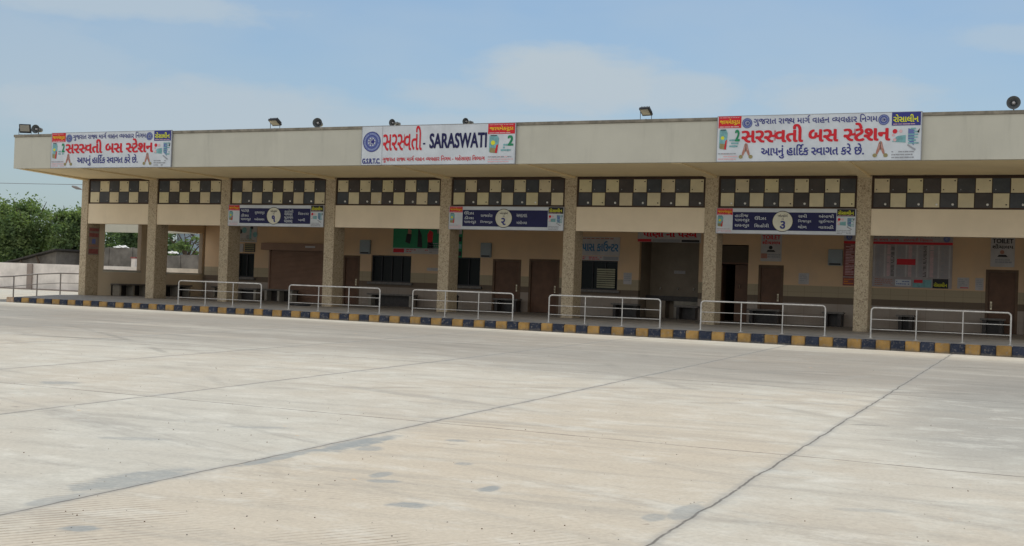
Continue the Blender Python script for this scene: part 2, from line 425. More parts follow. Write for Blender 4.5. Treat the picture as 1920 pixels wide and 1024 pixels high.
M_PGREY = mat("notice_paper", (0.50, 0.48, 0.48), .6, .12, 3)
M_CREAMP = mat("print_cream", (0.70, 0.68, 0.55), .5, .08, 6)
M_FADED = mat('faded_red', (0.30, 0.10, 0.09), .6, .25, 9)
M_DULLP = mat('dull_paper', (0.30, 0.24, 0.20), .7, .15, 5)
M_TTB = mat('timetable_paper', (0.40, 0.36, 0.365), .6, .12, 3)
M_BLKMET = mat("black_metal", (0.03, 0.03, 0.034), .45, .1)
M_LENS = mat("lamp_lens", (0.30, 0.29, 0.25), .25, .1, spec=.5)
M_HORN = mat("horn_grey", (0.13, 0.14, 0.145), .5, .15)
M_BOARDG = mat("meter_box_grey", (0.30, 0.35, 0.37), .5, .1)
M_BWALL = mat("boundary_plaster", (0.80, 0.74, 0.68), .9, .18, 1.2, streak=.12)
M_BPIER = mat("boundary_pier", (0.34, 0.28, 0.245), .9, .15, 1.2)
M_CWALL = mat("weathered_concrete", (0.19, 0.175, 0.155), .95, .35, 1.3, streak=.5)
M_SHEET = mat("shed_sheet", (0.055, 0.05, 0.045), .8, .3, 3)
M_BARK = mat("bark", (0.10, 0.075, 0.055), .95, .3, 6)
M_BHOUSE = mat("blue_house_paint", (0.34, 0.42, 0.50), .8, .15, 1)
M_PLASTIC = mat("white_plastic", (0.7, 0.7, 0.68), .5, .15, 6)
M_WIRE = mat("cable", (0.20, 0.21, 0.23), .6, 0)
M_VENT = mat("blind_slats", (0.36, 0.35, 0.24), .6, .15, 3)
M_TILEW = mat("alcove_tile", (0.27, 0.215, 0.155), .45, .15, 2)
GRIT = [mat('grit_grey', (0.20, 0.19, 0.17), .9, .2), mat('grit_brown', (0.13, 0.085, 0.05), .9, .2), mat('grit_pale', (0.45, 0.42, 0.36), .9, .2)]
M_LEAF1 = leaf_material("neem_leaf", (0.10, 0.15, 0.078), (0.195, 0.255, 0.112), (0.33, 0.38, 0.18))
M_LEAF2 = leaf_material("dark_leaf", (0.075, 0.12, 0.07), (0.14, 0.195, 0.098), (0.22, 0.28, 0.14))

# ------------------------------------------------------------------ object helpers
ORG = {}


def tag(o, label, cat, group=None):
    o["label"] = label
    o["category"] = cat
    if group:
        o["group"] = group
    return o


def thing(name, label, cat, loc=(0, 0, 0), group=None):
    o = bpy.data.objects.new(name, None)
    o.empty_display_size = .3
    COL.objects.link(o)
    o.location = loc
    ORG[o.name] = Vector(loc)
    return tag(o, label, cat, group)


class MB:
    """collects shapes, in world coordinates, into one mesh"""
    def __init__(self):
        self.v, self.f, self.mi, self.mats, self.sm = [], [], [], [], []

    def _m(self, m):
        if m not in self.mats:
            self.mats.append(m)
        return self.mats.index(m)

    def face(self, pts, m, smooth=False):
        b = len(self.v)
        self.v += [tuple(p) for p in pts]
        self.f.append(list(range(b, b + len(pts))))
        self.mi.append(self._m(m))
        self.sm.append(smooth)

    def mesh(self, verts, faces, m, smooth=False):
        b = len(self.v)
        self.v += [tuple(p) for p in verts]
        k = self._m(m)
        for f in faces:
            self.f.append([b + i for i in f])
            self.mi.append(k)
            self.sm.append(smooth)

    def box(self, x0, x1, y0, y1, z0, z1, m, bev=0.0):
        if bev <= 0:
            vs = [(x, y, z) for z in (z0, z1) for y in (y0, y1) for x in (x0, x1)]
            self.mesh(vs, [(0, 2, 3, 1), (4, 5, 7, 6), (0, 1, 5, 4), (2, 6, 7, 3), (0, 4, 6, 2), (1, 3, 7, 5)], m)
        else:
            bm = bmesh.new()
            bmesh.ops.create_cube(bm, size=1)
            for v in bm.verts:
                v.co = Vector(((x0 + x1) / 2 + v.co.x * (x1 - x0), (y0 + y1) / 2 + v.co.y * (y1 - y0), (z0 + z1) / 2 + v.co.z * (z1 - z0)))
            bmesh.ops.bevel(bm, geom=bm.edges[:], offset=bev, segments=2, affect='EDGES')
            bm.verts.index_update()
            self.mesh([v.co.copy() for v in bm.verts], [[v.index for v in f.verts] for f in bm.faces], m)
            bm.free()

    def tube(self, pts, r, m, n=8, caps=True):
        """r: one radius or one per point"""
        pts = [Vector(p) for p in pts]
        rs = r if isinstance(r, (list, tuple)) else [r] * len(pts)
        up = None
        vs, fs = [], []
        for i, p in enumerate(pts):
            d = (pts[min(i + 1, len(pts) - 1)] - pts[max(i - 1, 0)]).normalized()
            if up is None:
                up = d.orthogonal().normalized()
            up = (up - d * up.dot(d))
            if up.length < 1e-5:
                up = d.orthogonal()
            up.normalize()
            sd_ = d.cross(up)
            for k in range(n):
                a = 2 * math.pi * k / n
                vs.append(p + (up * math.cos(a) + sd_ * math.sin(a)) * rs[i])
        for i in range(len(pts) - 1):
            for k in range(n):
                fs.append((i * n + k, i * n + (k + 1) % n, (i + 1) * n + (k + 1) % n, (i + 1) * n + k))
        self.mesh(vs, fs, m, True)
        if caps:
            self.mesh(vs[:n], [list(range(n))[::-1]], m)
            self.mesh(vs[-n:], [list(range(n))], m)

    def lathe(self, prof, origin, axis, m, n=24):
        """prof: (distance along axis, radius)"""
        a = Vector(axis).normalized()
        u = a.orthogonal().normalized()
        v_ = a.cross(u)
        o = Vector(origin)
        vs, fs = [], []
        for d, r in prof:
            for k in range(n):
                t = 2 * math.pi * k / n
                vs.append(o + a * d + (u * math.cos(t) + v_ * math.sin(t)) * r)
        for i in range(len(prof) - 1):
            for k in range(n):
                fs.append((i * n + k, i * n + (k + 1) % n, (i + 1) * n + (k + 1) % n, (i + 1) * n + k))
        self.mesh(vs, fs, m, True)

    def build(self, name, parent=None, label=None, kind=None, origin=None):
        o_ = Vector((0, 0, 0))
        if parent is not None:
            o_ = ORG.get(parent.name, Vector((0, 0, 0)))
        elif origin is not None:
            o_ = Vector(origin)
        me = bpy.data.meshes.new(name)
        me.from_pydata([tuple(Vector(p) - o_) for p in self.v], [], self.f)
        for m in self.mats:
            me.materials.append(m)
        me.polygons.foreach_set("material_index", self.mi)
        me.polygons.foreach_set("use_smooth", self.sm)
        me.update()
        ob = bpy.data.objects.new(name, me)
        COL.objects.link(ob)
        if parent is not None:
            ob.parent = parent
        elif origin is not None:
            ob.location = origin
        ORG[ob.name] = o_
        if label:
            ob["label"] = label
        if kind:
            ob["kind"] = kind
        return ob


def box_part(name, parent, x0, x1, y0, y1, z0, z1, m, bev=0.0, label=None):
    b = MB()
    b.box(x0, x1, y0, y1, z0, z1, m, bev)
    return b.build(name, parent, label)


def copy_thing(root, offset, label):
    r = root.copy()
    COL.objects.link(r)
    r.location = Vector(root.location) + Vector(offset)
    r["label"] = label
    for ch in root.children:
        c = ch.copy()
        COL.objects.link(c)
        c.parent = r
        for g in ch.children:
            d = g.copy()
            COL.objects.link(d)
            d.parent = c
    return r


# ------------------------------------------------------------------ lettering
GL = {}


def raw(txt, bold):
    c = bpy.data.curves.new("glyph", 'FONT')
    c.body = txt
    c.size = 1.0
    c.resolution_u = 3
    c.offset = bold
    o = bpy.data.objects.new("glyph", c)
    COL.objects.link(o)
    dg = bpy.context.evaluated_depsgraph_get()
    me = bpy.data.meshes.new_from_object(o.evaluated_get(dg))
    vs = [(v.co.x, v.co.y) for v in me.vertices]
    fs = [tuple(p.vertices) for p in me.polygons]
    bpy.data.objects.remove(o)
    bpy.data.curves.remove(c)
    bpy.data.meshes.remove(me)
    return vs, fs


def glyph(ch, bold):
    k = (ch, bold)
    if k not in GL:
        if ch == ' ':
            GL[k] = ([], [], .28)
        else:
            vs, fs = raw(ch, bold)
            a = max([p[0] for p in raw('ક' + ch + 'ક', bold)[0]])
            b = max([p[0] for p in raw('કક', bold)[0]])
            GL[k] = (vs, fs, a - b)
    return GL[k]


def clip_right(vs, fs, xmax):
    """cut away everything right of xmax (half forms lose their stem)"""
    bm = bmesh.new()
    bv = [bm.verts.new((p[0], p[1], 0)) for p in vs]
    for f in fs:
        try:
            bm.faces.new([bv[i] for i in f])
        except ValueError:
            pass
    bmesh.ops.bisect_plane(bm, geom=bm.verts[:] + bm.edges[:] + bm.faces[:], plane_co=(xmax, 0, 0), plane_no=(1, 0, 0), clear_outer=True)
    bm.verts.index_update()
    out = [(v.co.x, v.co.y) for v in bm.verts], [tuple(v.index for v in f.verts) for f in bm.faces]
    bm.free()
    return out


def text_mesh(s, bold=0.0):
    """Gujarati needs shaping: pre-base i, half forms before halant, reph"""
    V, F = [], []
    pen = 0.0

    def put(vs, fs, dx, fx=1.0, fy=0.0):
        b = len(V)
        V.extend([(p[0] * fx + dx, p[1] + fy) for p in vs])
        F.extend([tuple(b + i for i in f) for f in fs])
    i = 0
    s = list(s)
    while i < len(s):
        reph = False
        if s[i] == 'ર' and i + 2 < len(s) and s[i + 1] == '્':
            reph = True
            i += 2
        # consonant cluster
        halves = []
        while i + 2 < len(s) and s[i + 1] == '્':
            halves.append(s[i])
            i += 2
        base = s[i]
        i += 1
        marks = []
        while i < len(s) and s[i] in 'ાિીુૂેૈોૌંૅૉ':
            marks.append(s[i])
            i += 1
        if 'િ' in marks:
            vs, fs, a = glyph('િ', bold)
            put(vs, fs, pen)
            pen += a
        for h in halves:
            vs, fs, a = glyph(h, bold)
            cut = a - .165
            v2, f2 = clip_right(vs, fs, cut)
            put(v2, f2, pen)
            pen += cut - .03
        vs, fs, a = glyph(base, bold)
        put(vs, fs, pen)
        pen += a
        for mk in marks:
            if mk == 'િ':
                continue
            vs, fs, a = glyph(mk, bold)
            put(vs, fs, pen)
            pen += a
        if reph:
            vs, fs, a = glyph('ે', bold)
            xs = [p[0] for p in vs]
            put(vs, fs, pen + min(xs) + max(xs) + .12, -1.0)
    return V, F


class Sheet:
    """something printed and flat, facing -Y; u to the right, v up, in metres"""
    def __init__(self, x0, z0, y, wd, ht):
        self.x0, self.z0, self.y, self.w, self.h = x0, z0, y, wd, ht
        self.parts = {}
        self.done = []

    def mb(self, part, new=False):
        if new or part not in self.parts:
            self.parts[part] = MB()
            self.done.append((part, self.parts[part]))
        return self.parts[part]

    def P(self, u, v, lv):
        return (self.x0 + u * self.w, self.y - .004 * lv, self.z0 + v * self.h)

    def rect(self, part, m, u0, u1, v0, v1, lv=1):
        self.mb(part).face([self.P(u0, v0, lv), self.P(u1, v0, lv), self.P(u1, v1, lv), self.P(u0, v1, lv)], m)

    def poly(self, part, m, pts, lv=1):
        self.mb(part).face([self.P(u, v, lv) for u, v in pts], m)

    def disc(self, part, m, u, v, r, lv=1, n=28):
        """r in metres"""
        self.poly(part, m, [(u + r / self.w * math.cos(2 * math.pi * k / n), v + r / self.h * math.sin(2 * math.pi * k / n)) for k in range(n)], lv)

    def ring(self, part, m, u, v, r0, r1, lv=1, n=32):
        for k in range(n):
            a, b = 2 * math.pi * k / n, 2 * math.pi * (k + 1) / n
            self.poly(part, m, [(u + r / self.w * math.cos(t), v + r / self.h * math.sin(t)) for r, t in ((r0, a), (r1, a), (r1, b), (r0, b))], lv)

    def text(self, part, m, s, u0, u1, v0, v1, lv=2, bold=.015):
        V, F = text_mesh(s, 0.0)
        xs, ys = [p[0] for p in V], [p[1] for p in V]
        a, b, c, d = min(xs), max(xs), min(ys), max(ys)
        q = bold * .85
        offs = [(0, 0)] if q < .004 else [(0, 0), (q, 0), (-q, 0), (0, q * .6), (0, -q * .6), (q * .8, q * .5), (-q * .8, -q * .5), (q * .8, -q * .5), (-q * .8, q * .5)]
        a, b, c, d = a - q, b + q, c - q * .6, d + q * .6
        k = self.mb(part, part == 'lettering')
        for i, (ox, oy) in enumerate(offs):
            k.mesh([self.P(u0 + (p[0] + ox - a) / (b - a) * (u1 - u0), v0 + (p[1] + oy - c) / (d - c) * (v1 - v0), lv + .11 * i) for p in V], F, m)

    def dashes(self, part, m, u0, u1, v0, v1, rows, lv=2, fill=.8, thick=.5, word=(.05, .2), rnd=random):
        rh = (v1 - v0) / rows
        for r in range(rows):
            u = u0
            end = u0 + (u1 - u0) * rnd.uniform(.75, 1)
            while u < end:
                L = rnd.uniform(*word) * (u1 - u0)
                e = min(u + L, u1)
                if rnd.random() < fill:
                    vv = v1 - (r + .5) * rh
                    t = rh * thick * rnd.uniform(.7, 1.0) / 2
                    self.rect(part, m, u, e, vv - t, vv + t, lv)
                u = e + .025 * (u1 - u0)

    def build(self, root):
        for k, b in self.done:
            if b.f:
                b.build(k, root)


def emblem(sh, u, v, r, lv=2):
    """round blue wheel emblem with a ring of tiny lettering"""
    p = 'emblem'
    sh.mb(p, True)
    sh.disc(p, M_MIDB, u, v, r, lv, 36)
    sh.ring(p, M_BLUE, u, v, r * .93, r, lv + 1)
    n = 30
    for k in range(n):
        if k % 10 == 9:
            continue
        a = 2 * math.pi * k / n
        b = a + .13
        sh.poly(p, M_PALEB, [(u + q * r / sh.w * math.cos(t), v + q * r / sh.h * math.sin(t)) for q, t in ((.72, a), (.84, a), (.84, b), (.72, b))], lv + 1)
    sh.ring(p, M_BLUE, u, v, r * .58, r * .64, lv + 1)
    sh.disc(p, M_WHITE, u, v, r * .42, lv + 1)
    sh.ring(p, M_BLUE, u, v, r * .26, r * .31, lv + 2)
    for k in range(8):
        a = math.pi * k / 4
        da = .1
        sh.poly(p, M_BLUE, [(u + q * r / sh.w * math.cos(t), v + q * r / sh.h * math.sin(t)) for q, t in ((.05, a - .3), (.42, a - da), (.42, a + da), (.05, a + .3))], lv + 3)
    sh.disc(p, M_BLUE, u + .02 * r, v, r * .17, lv + 2)


def folded_hands(sh, u, v, s, lv=2):
    """two palms pressed together, sleeves below; s = half height in metres"""
    sh.mb('folded_hands', True)

    def q(pts, m, l):
        sh.poly('folded_hands', m, [(u + a * (1.3 if b > -.4 else 1.0) * s / sh.w, v + b * s / sh.h) for a, b in pts], l)
    q([(-.03, 1.0), (-.14, .85), (-.24, .3), (-.36, -.2), (-.52, -.45), (-.34, -.62), (-.12, -.25), (-.02, .1)], M_SKIN, lv)
    q([(.03, 1.0), (.02, .1), (.12, -.25), (.34, -.62), (.52, -.45), (.36, -.2), (.24, .3), (.14, .85)], M_SKIN, lv)
    q([(-.012, .95), (-.02, -.1), (.02, -.1), (.012, .95)], M_BLACKP, lv + 1)
    q([(-.10, .6), (-.20, .1), (-.16, .1), (-.07, .6)], M_PINKP, lv + 1)
    q([(.10, .6), (.07, .6), (.16, .1), (.20, .1)], M_PINKP, lv + 1)
    for sg in (-1, 1):
        pts = [(sg * (.62 + .26 * math.cos(t)), -.72 + .24 * math.sin(t)) for t in [2 * math.pi * k / 12 for k in range(12)]]
        q(pts, M_OLIVE, lv + 1)


def ad_red(sh, u0, u1, lv=2, detail=True):
    """left-hand advert: red heading, a pack and a green figure"""
    W_ = u1 - u0
    f = lambda a: u0 + a * W_
    p = 'advert'
    sh.mb(p, True)
    sh.rect(p, M_RED, u0, u1, .74, 1.0, lv)
    sh.text(p, M_YELP, 'જાયમેકરૂડા', f(.06), f(.95), .80, .945, lv + 1, .03)
    sh.dashes(p, M_PINKP, f(.05), f(.96), .745, .785, 1, lv + 1, 1, .6, (.12, .3))
    sh.dashes(p, M_PINKP, f(.05), f(.96), .955, .985, 1, lv + 1, 1, .45, (.05, .2))
    sh.poly(p, M_TEAL, [(f(.05), .30), (f(.36), .26), (f(.42), .62), (f(.36), .70), (f(.06), .70)], lv)
    sh.poly(p, M_OLIVE, [(f(.08), .28), (f(.36), .26), (f(.38), .38), (f(.08), .40)], lv + 1)
    sh.poly(p, M_RED, [(f(.28), .27), (f(.36), .26), (f(.4), .48), (f(.33), .46)], lv + 2)
    sh.disc(p, M_LIME, f(.2), .52, .08 * W_ * sh.w, lv + 1, 12)
    sh.rect(p, M_BLACKP, f(.1), f(.34), .69, .71, lv + 1)
    if detail:
        sh.text(p, M_GRN, '2', f(.74), f(.96), .44, .70, lv + 1, .06)
        sh.dashes(p, M_TEAL, f(.50), f(.90), .30, .50, 3, lv + 1, .6, .7, (.1, .3))
    sh.dashes(p, M_PINKP, f(.02), f(.96), .02, .20, 3, lv + 1, .9, .5, (.06, .25))
    sh.dashes(p, M_GREYP, f(.02), f(.9), .14, .20, 1, lv + 2, .9, .4, (.06, .2))


def ad_blue(sh, u0, u1, lv=2, head=None):
    """right-hand advert: blue heading, flowers, panels"""
    W_ = u1 - u0
    f = lambda a: u0 + a * W_
    p = 'advert'
    sh.mb(p, True)
    sh.rect(p, head or M_BLUE, u0, u1, .72, 1.0, lv)
    sh.text(p, M_LIME, 'રોસાલીન', f(.05), f(.93), .79, .955, lv + 1, .035)
    sh.dashes(p, M_PINKP, f(.05), f(.93), .735, .765, 1, lv + 1, 1, .6, (.15, .35))
    for a, b, r in [(.12, .60, .085), (.32, .60, .06), (.12, .42, .06), (.06, .52, .05)]:
        sh.disc(p, M_RED if r > .06 else M_PINKP, f(a), b, r * W_ * sh.w, lv + 1, 12)
    sh.poly(p, M_TEAL, [(f(.02), .38), (f(.5), .36), (f(.5), .52), (f(.2), .5)], lv)
    sh.poly(p, M_MIDB, [(f(.58), .40), (f(.78), .30), (f(.80), .62), (f(.58), .66)], lv)
    sh.dashes(p, M_TEAL, f(.58), f(.95), .32, .68, 6, lv + 1, .85, .6, (.15, .5))
    sh.poly(p, M_GREYP, [(f(.55), .30), (f(.58), .33), (f(.86), .22), (f(.82), .19)], lv + 1)
    sh.poly(p, M_BLACKP, [(f(.88), .58), (f(.98), .66), (f(.95), .56)], lv + 1)
    sh.dashes(p, M_GREYP, f(.02), f(.80), .02, .20, 3, lv + 1, .9, .5, (.06, .25))


# ================================================================== GROUND
def gz(x, y):
    return max(-.55, -.0023 * max(min(x, 60), -40) + .0127 * (min(max(y, -20), 31.9) - 31.9))


b = MB()
gx = [-900, -300, -120, -80, -60, -40, -20, 0, 20, 40, 60, 120, 300, 900]
gy = [-400, -100, -20, 0, 15, 31.9, 45, 60, 90, 150, 400, 1500]
vs = [(x, y, gz(x, y)) for y in gy for x in gx]
n = len(gx)
b.mesh(vs, [(j * n + i, j * n + i + 1, (j + 1) * n + i + 1, (j + 1) * n + i) for j in range(len(gy) - 1) for i in range(n - 1)], M_GROUND)
b.build("ground", kind="structure")

# loose grit and pebbles on the concrete
b = MB()
rg = random.Random(4)
for k in range(600):
    while True:
        yy = 5.2 + 22 * rg.random() ** 1.8
        xx = rg.uniform(-1.2, .05) * yy
        if -22 < xx < 1:
            break
    r_ = rg.uniform(.003, .0080) * (1 + (rg.random() < .03) * .5)
    z_ = gz(xx, yy)
    n_ = 6
    ring = [(xx + r_ * rg.uniform(.7, 1.2) * math.cos(2 * math.pi * q / n_), yy + r_ * rg.uniform(.7, 1.2) * math.sin(2 * math.pi * q / n_)) for q in range(n_)]
    lo_ = [(p[0], p[1], z_ - .003) for p in ring]
    hi_ = [(xx + (p[0] - xx) * .6, yy + (p[1] - yy) * .6, z_ + r_ * rg.uniform(.5, .9)) for p in ring]
    m_ = rg.choice(GRIT)
    b.mesh(lo_ + hi_, [(q, (q + 1) % n_, n_ + (q + 1) % n_, n_ + q) for q in range(n_)] + [tuple(range(n_, 2 * n_))], m_)
b.build("grit", kind="stuff")

PZ = .25
b = MB()
# platform slab: slanted left end, front edge behind the kerb
top = [(-34.03, 32.10, PZ), (12, 32.10, PZ), (12, 50, PZ), (-37.75, 50, PZ), (-37.75, 38.3, PZ)]
bot = [(p[0], p[1], -.3) for p in top]
b.face(top, M_PLAT)
for i in range(5):
    j = (i + 1) % 5
    b.face([bot[i], bot[j], top[j], top[i]], M_PLAT)
b.build("platform", kind="structure")

# kerb of alternately painted stones
b = MB()
per = .7105
x = -33.51 - per * .75
k = 0
while x < 12:
    m = M_YEL if k % 2 == 0 else M_BLK
    if k == 0:
        m = M_PINK
    dz = random.uniform(-.006, .006)
    dy = random.uniform(-.008, .008)
    b.box(x + .003, x + per / 2 - .003, 31.9 + dy, 32.097, -.35, PZ + .012 + dz, m, .018)
    x += per / 2
    k += 1
b.build("kerb", kind="structure")

# ================================================================== BUS STATION
BX = thing("bus_station", "long single storey bus station with pale fascia, cantilever roof and checkered panels", "building", (-18, 38.8, PZ))
XL, XR = -37.2, 11.0
YF, ZS, ZT = 34.5, 5.12, 6.40

# roof slab and fascia parapet
XF = -36.70                       # the front corner; the left edge runs out slightly towards the first pillar
EDGE = [(XF, YF), (-37.42, 38.75), (-37.42, 50.4)]


def slab(b, poly, z0, z1, m):
    n_ = len(poly)
    b.mesh([(p[0], p[1], z0) for p in poly] + [(p[0], p[1], z1) for p in poly],
           [tuple(range(n_))[::-1], tuple(range(n_, 2 * n_))] + [(i, (i + 1) % n_, n_ + (i + 1) % n_, n_ + i) for i in range(n_)], m)


b = MB()
slab(b, [(XF + .17, YF + .16), (XR - .16, YF + .16), (XR - .16, 50.23), (-37.25, 50.23), (-37.25, 38.75)], ZS, 5.34, M_SOFFIT)
b.build("roof", BX)


def edge_strip(b, out, inn, z0, z1, m):
    """a band following the left roof edge, from OUT outside it to INN inside it"""
    o_ = [(EDGE[0][0] - out, YF + .161), (EDGE[1][0] - out, EDGE[1][1]), (EDGE[2][0] - out, EDGE[2][1])]
    i_ = [(EDGE[0][0] + inn, YF + .161), (EDGE[1][0] + inn, EDGE[1][1]), (EDGE[2][0] + inn, EDGE[2][1])]
    slab(b, i_ + o_[::-1], z0, z1, m)


b = MB()
b.box(XF, XR, YF, YF + .157, ZS - .015, 6.30, M_FASCIA)
edge_strip(b, 0.0, .157, ZS - .015, 6.30, M_FASCIA)
b.box(XR - .157, XR, YF + .16, 50.4, ZS - .015, 6.30, M_FASCIA)
b.box(-37.25, XR - .16, 50.24, 50.4, 5.343, 6.30, M_FASCIA)
b.build("fascia", BX)
b = MB()
b.box(XF - .03, XR + .03, YF - .035, YF + .2, 6.303, ZT, M_COPING, .01)
edge_strip(b, .03, .2, 6.303, ZT - .004, M_COPING)
b.build("coping", BX)

PIL = [(-37.37, .36), (-33.82, .44), (-30.2, .44), (-25.34, .44), (-20.45, .44), (-15.62, .44), (-10.66, .44), (-5.82, .44), (-.86, .44), (4.0, .44), (8.9, .44)]
YP = 38.8
for x, wd in PIL:
    box_part("pillar", BX, x, x + wd, YP, 39.55, PZ - .01, ZS - .002, M_STONE, .012)
# tapered cantilever brackets under the soffit
for x, wd in PIL:
    xa, xb = x + .06, x + wd - .06
    b = MB()
    fo = .70 if x < -37 else 0.0          # the corner bracket follows the skewed roof edge
    v = [(xa + fo, YF + .18, ZS - .004), (xb + fo, YF + .18, ZS - .004), (xb, YP - .003, ZS - .004), (xa, YP - .003, ZS - .004),
         (xa + fo, YF + .18, ZS - .03), (xb + fo, YF + .18, ZS - .03), (xb, YP - .003, ZS - .075), (xa, YP - .003, ZS - .075)]
    b.mesh(v, [(4, 7, 6, 5), (0, 4, 5, 1), (1, 5, 6, 2), (0, 3, 7, 4)], M_SOFFIT)
    b.build("bracket", BX)
# beams and checkered panels between the pillars
kn = 0
for i in range(len(PIL) - 1):
    xa, xb = PIL[i][0] + PIL[i][1] + .002, PIL[i + 1][0] - .002
    box_part("beam", BX, xa, xb, YP + .03, YP + .33, 3.25, 4.075, M_BEAM)
    cols = 6 if i < 2 else 9
    first_dark = True if i < 2 else (i % 2 == 0)
    b = MB()
    y0 = YP + .05
    z0, z1 = 4.078, ZS - .05
    b.box(xa, xb, y0 + .02, y0 + .2, z0, ZS - .003, M_BROWNF)
    fr = .05
    b.box(xa, xb, y0 - .012, y0 + .017, z0, z0 + fr, M_BROWNF)
    b.box(xa, xb, y0 - .012, y0 + .017, z1 - fr, z1, M_BROWNF)
    b.box(xa, xa + fr, y0 - .012, y0 + .017, z0 + fr + .001, z1 - fr - .001, M_BROWNF)
    b.box(xb - fr, xb, y0 - .012, y0 + .017, z0 + fr + .001, z1 - fr - .001, M_BROWNF)
    zm = (z0 + z1) / 2
    cw = (xb - xa - 2 * fr) / cols
    for r in range(2):
        for c in range(cols):
            dark = ((c + r) % 2 == 0) == first_dark
            u0, u1 = xa + fr + c * cw, xa + fr + (c + 1) * cw
            t0, t1 = (zm + .012, z1 - fr - .006) if r == 0 else (z0 + fr + .006, zm - .012)
            g = .022 if not dark else .006
            b.box(u0 + g, u1 - g, y0 + random.uniform(-.004, .004), y0 + .018, t0, t1, random.choice(TD) if dark else random.choice(TC))
            # fixing studs
            def stud(u, z, m, rr):
                b.lathe([(0, rr), (.02, rr), (.025, 0)], (u, y0 + .005, z), (0, -1, 0), m, 8)
            if r == 0:
                stud(u0 + .09, t0 + .09, M_KNOBD if not dark else M_GREYP, .018)
                if not dark:
                    stud(u1 - .08, t1 - .07, M_KNOBD, .022)
            else:
                if i < 2:
                    stud(u1 - .1, t0 + .08, M_KNOBD if not dark else M_GREYP, .018)
                elif (c + i) % 4 != 0:
                    if dark:
                        stud(u1 - .13, t0 + .09, M_KNOBW, .036)
                    elif c % 3:
                        stud(u1 - .1, t0 + .09, M_KNOBD, .022)
                    else:
                        stud(u1 - .1, t0 + .09, M_KNOBW, .034)
    b.build("checkered_panel", BX)

# --- back wall with openings
YW = 44.4


def wall_grid(b, xs0, xs1, z0, z1, y, th, holes, m, mrev):
    xs = sorted(set([xs0, xs1] + [h[0] for h in holes] + [h[1] for h in holes]))
    zs = sorted(set([z0, z1] + [h[2] for h in holes] + [h[3] for h in holes]))

    def hole(xm, zm):
        return any(h[0] < xm < h[1] and h[2] < zm < h[3] for h in holes)
    for i in range(len(xs) - 1):
        for j in range(len(zs) - 1):
            xm, zm = (xs[i] + xs[i + 1]) / 2, (zs[j] + zs[j + 1]) / 2
            if hole(xm, zm):
                continue
            b.face([(xs[i], y, zs[j]), (xs[i + 1], y, zs[j]), (xs[i + 1], y, zs[j + 1]), (xs[i], y, zs[j + 1])], m)
            b.face([(xs[i], y + th, zs[j]), (xs[i], y + th, zs[j + 1]), (xs[i + 1], y + th, zs[j + 1]), (xs[i + 1], y + th, zs[j])], mrev)
    for h in holes:
        a, c, d, e = h
        b.face([(a, y, d), (a, y, e), (a, y + th, e), (a, y + th, d)], mrev)
        b.face([(c, y, d), (c, y + th, d), (c, y + th, e), (c, y, e)], mrev)
        b.face([(a, y, e), (c, y, e), (c, y + th, e), (a, y + th, e)], mrev)
        b.face([(a, y, d), (a, y + th, d), (c, y + th, d), (c, y, d)], mrev)


WINS = [(-33.48, -32.61, 1.24, 2.30), (-26.58, -24.66, 1.25, 2.37), (-22.55, -21.46, 1.21, 2.37), (-17.14, -15.56, 1.25, 2.38)]
DOORS = [(-27.96, -27.14, 2.33), (-20.89, -19.64, 2.34), (-19.29, -17.98, 2.38), (-10.09, -9.17, 2.38), (-2.29, -1.26, 2.42)]
SHUT = (-31.83, -28.25, PZ, 2.76)
WAY = (-11.58, -10.48, PZ, 3.10)
REC = (-14.70, -12.35, PZ, 3.16)
holes = [h for h in WINS] + [(d[0], d[1], PZ, d[2]) for d in DOORS] + [SHUT, WAY, REC]
b = MB()
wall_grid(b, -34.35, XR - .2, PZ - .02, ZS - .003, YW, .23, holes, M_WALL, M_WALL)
b.build("back_wall", BX)
# side return, alcove wall, rear wall, partitions
b = MB()
b.box(-34.35, -34.12, YW + .233, 46.5, PZ - .02, ZS - .003, M_WALL)
b.box(-37.0, -34.353, 46.5, 46.73, PZ - .02, ZS - .003, M_WALL)
b.build("alcove_wall", BX)
b = MB()
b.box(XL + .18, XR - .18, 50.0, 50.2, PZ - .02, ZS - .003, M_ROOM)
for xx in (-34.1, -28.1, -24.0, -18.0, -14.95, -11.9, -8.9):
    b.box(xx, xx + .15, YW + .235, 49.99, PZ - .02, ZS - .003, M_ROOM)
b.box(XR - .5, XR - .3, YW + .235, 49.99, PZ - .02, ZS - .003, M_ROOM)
b.build("partition_wall", BX)
# drinking-water alcove lining and counter
b = MB()
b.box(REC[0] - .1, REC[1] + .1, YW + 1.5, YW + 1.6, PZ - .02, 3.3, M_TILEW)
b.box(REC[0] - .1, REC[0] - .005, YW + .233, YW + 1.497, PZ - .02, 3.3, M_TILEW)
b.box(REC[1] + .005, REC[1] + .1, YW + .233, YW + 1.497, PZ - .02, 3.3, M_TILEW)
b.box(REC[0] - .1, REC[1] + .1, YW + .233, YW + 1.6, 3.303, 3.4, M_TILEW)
b.build("water_alcove", BX)
b = MB()
b.box(REC[0], REC[1], YW + .9, YW + 1.49, .92, 1.10, M_GRAND, .01)
b.box(REC[0] + .02, REC[0] + .8, YW + .95, YW + 1.49, PZ, .917, M_TILEW)
b.box(REC[0] + 1.15, REC[1] - .02, YW + .95, YW + 1.49, PZ, .917, M_LEGP)
for t in (.45, 1.15, 1.8):
    b.tube([(REC[0] + t, YW + 1.495, 1.42), (REC[0] + t, YW + 1.36, 1.42), (REC[0] + t, YW + 1.33, 1.35)], .018, M_STEEL, 6)
b.build("water_counter", BX)

# end wall with two large openings
XE = -37.1
b = MB()


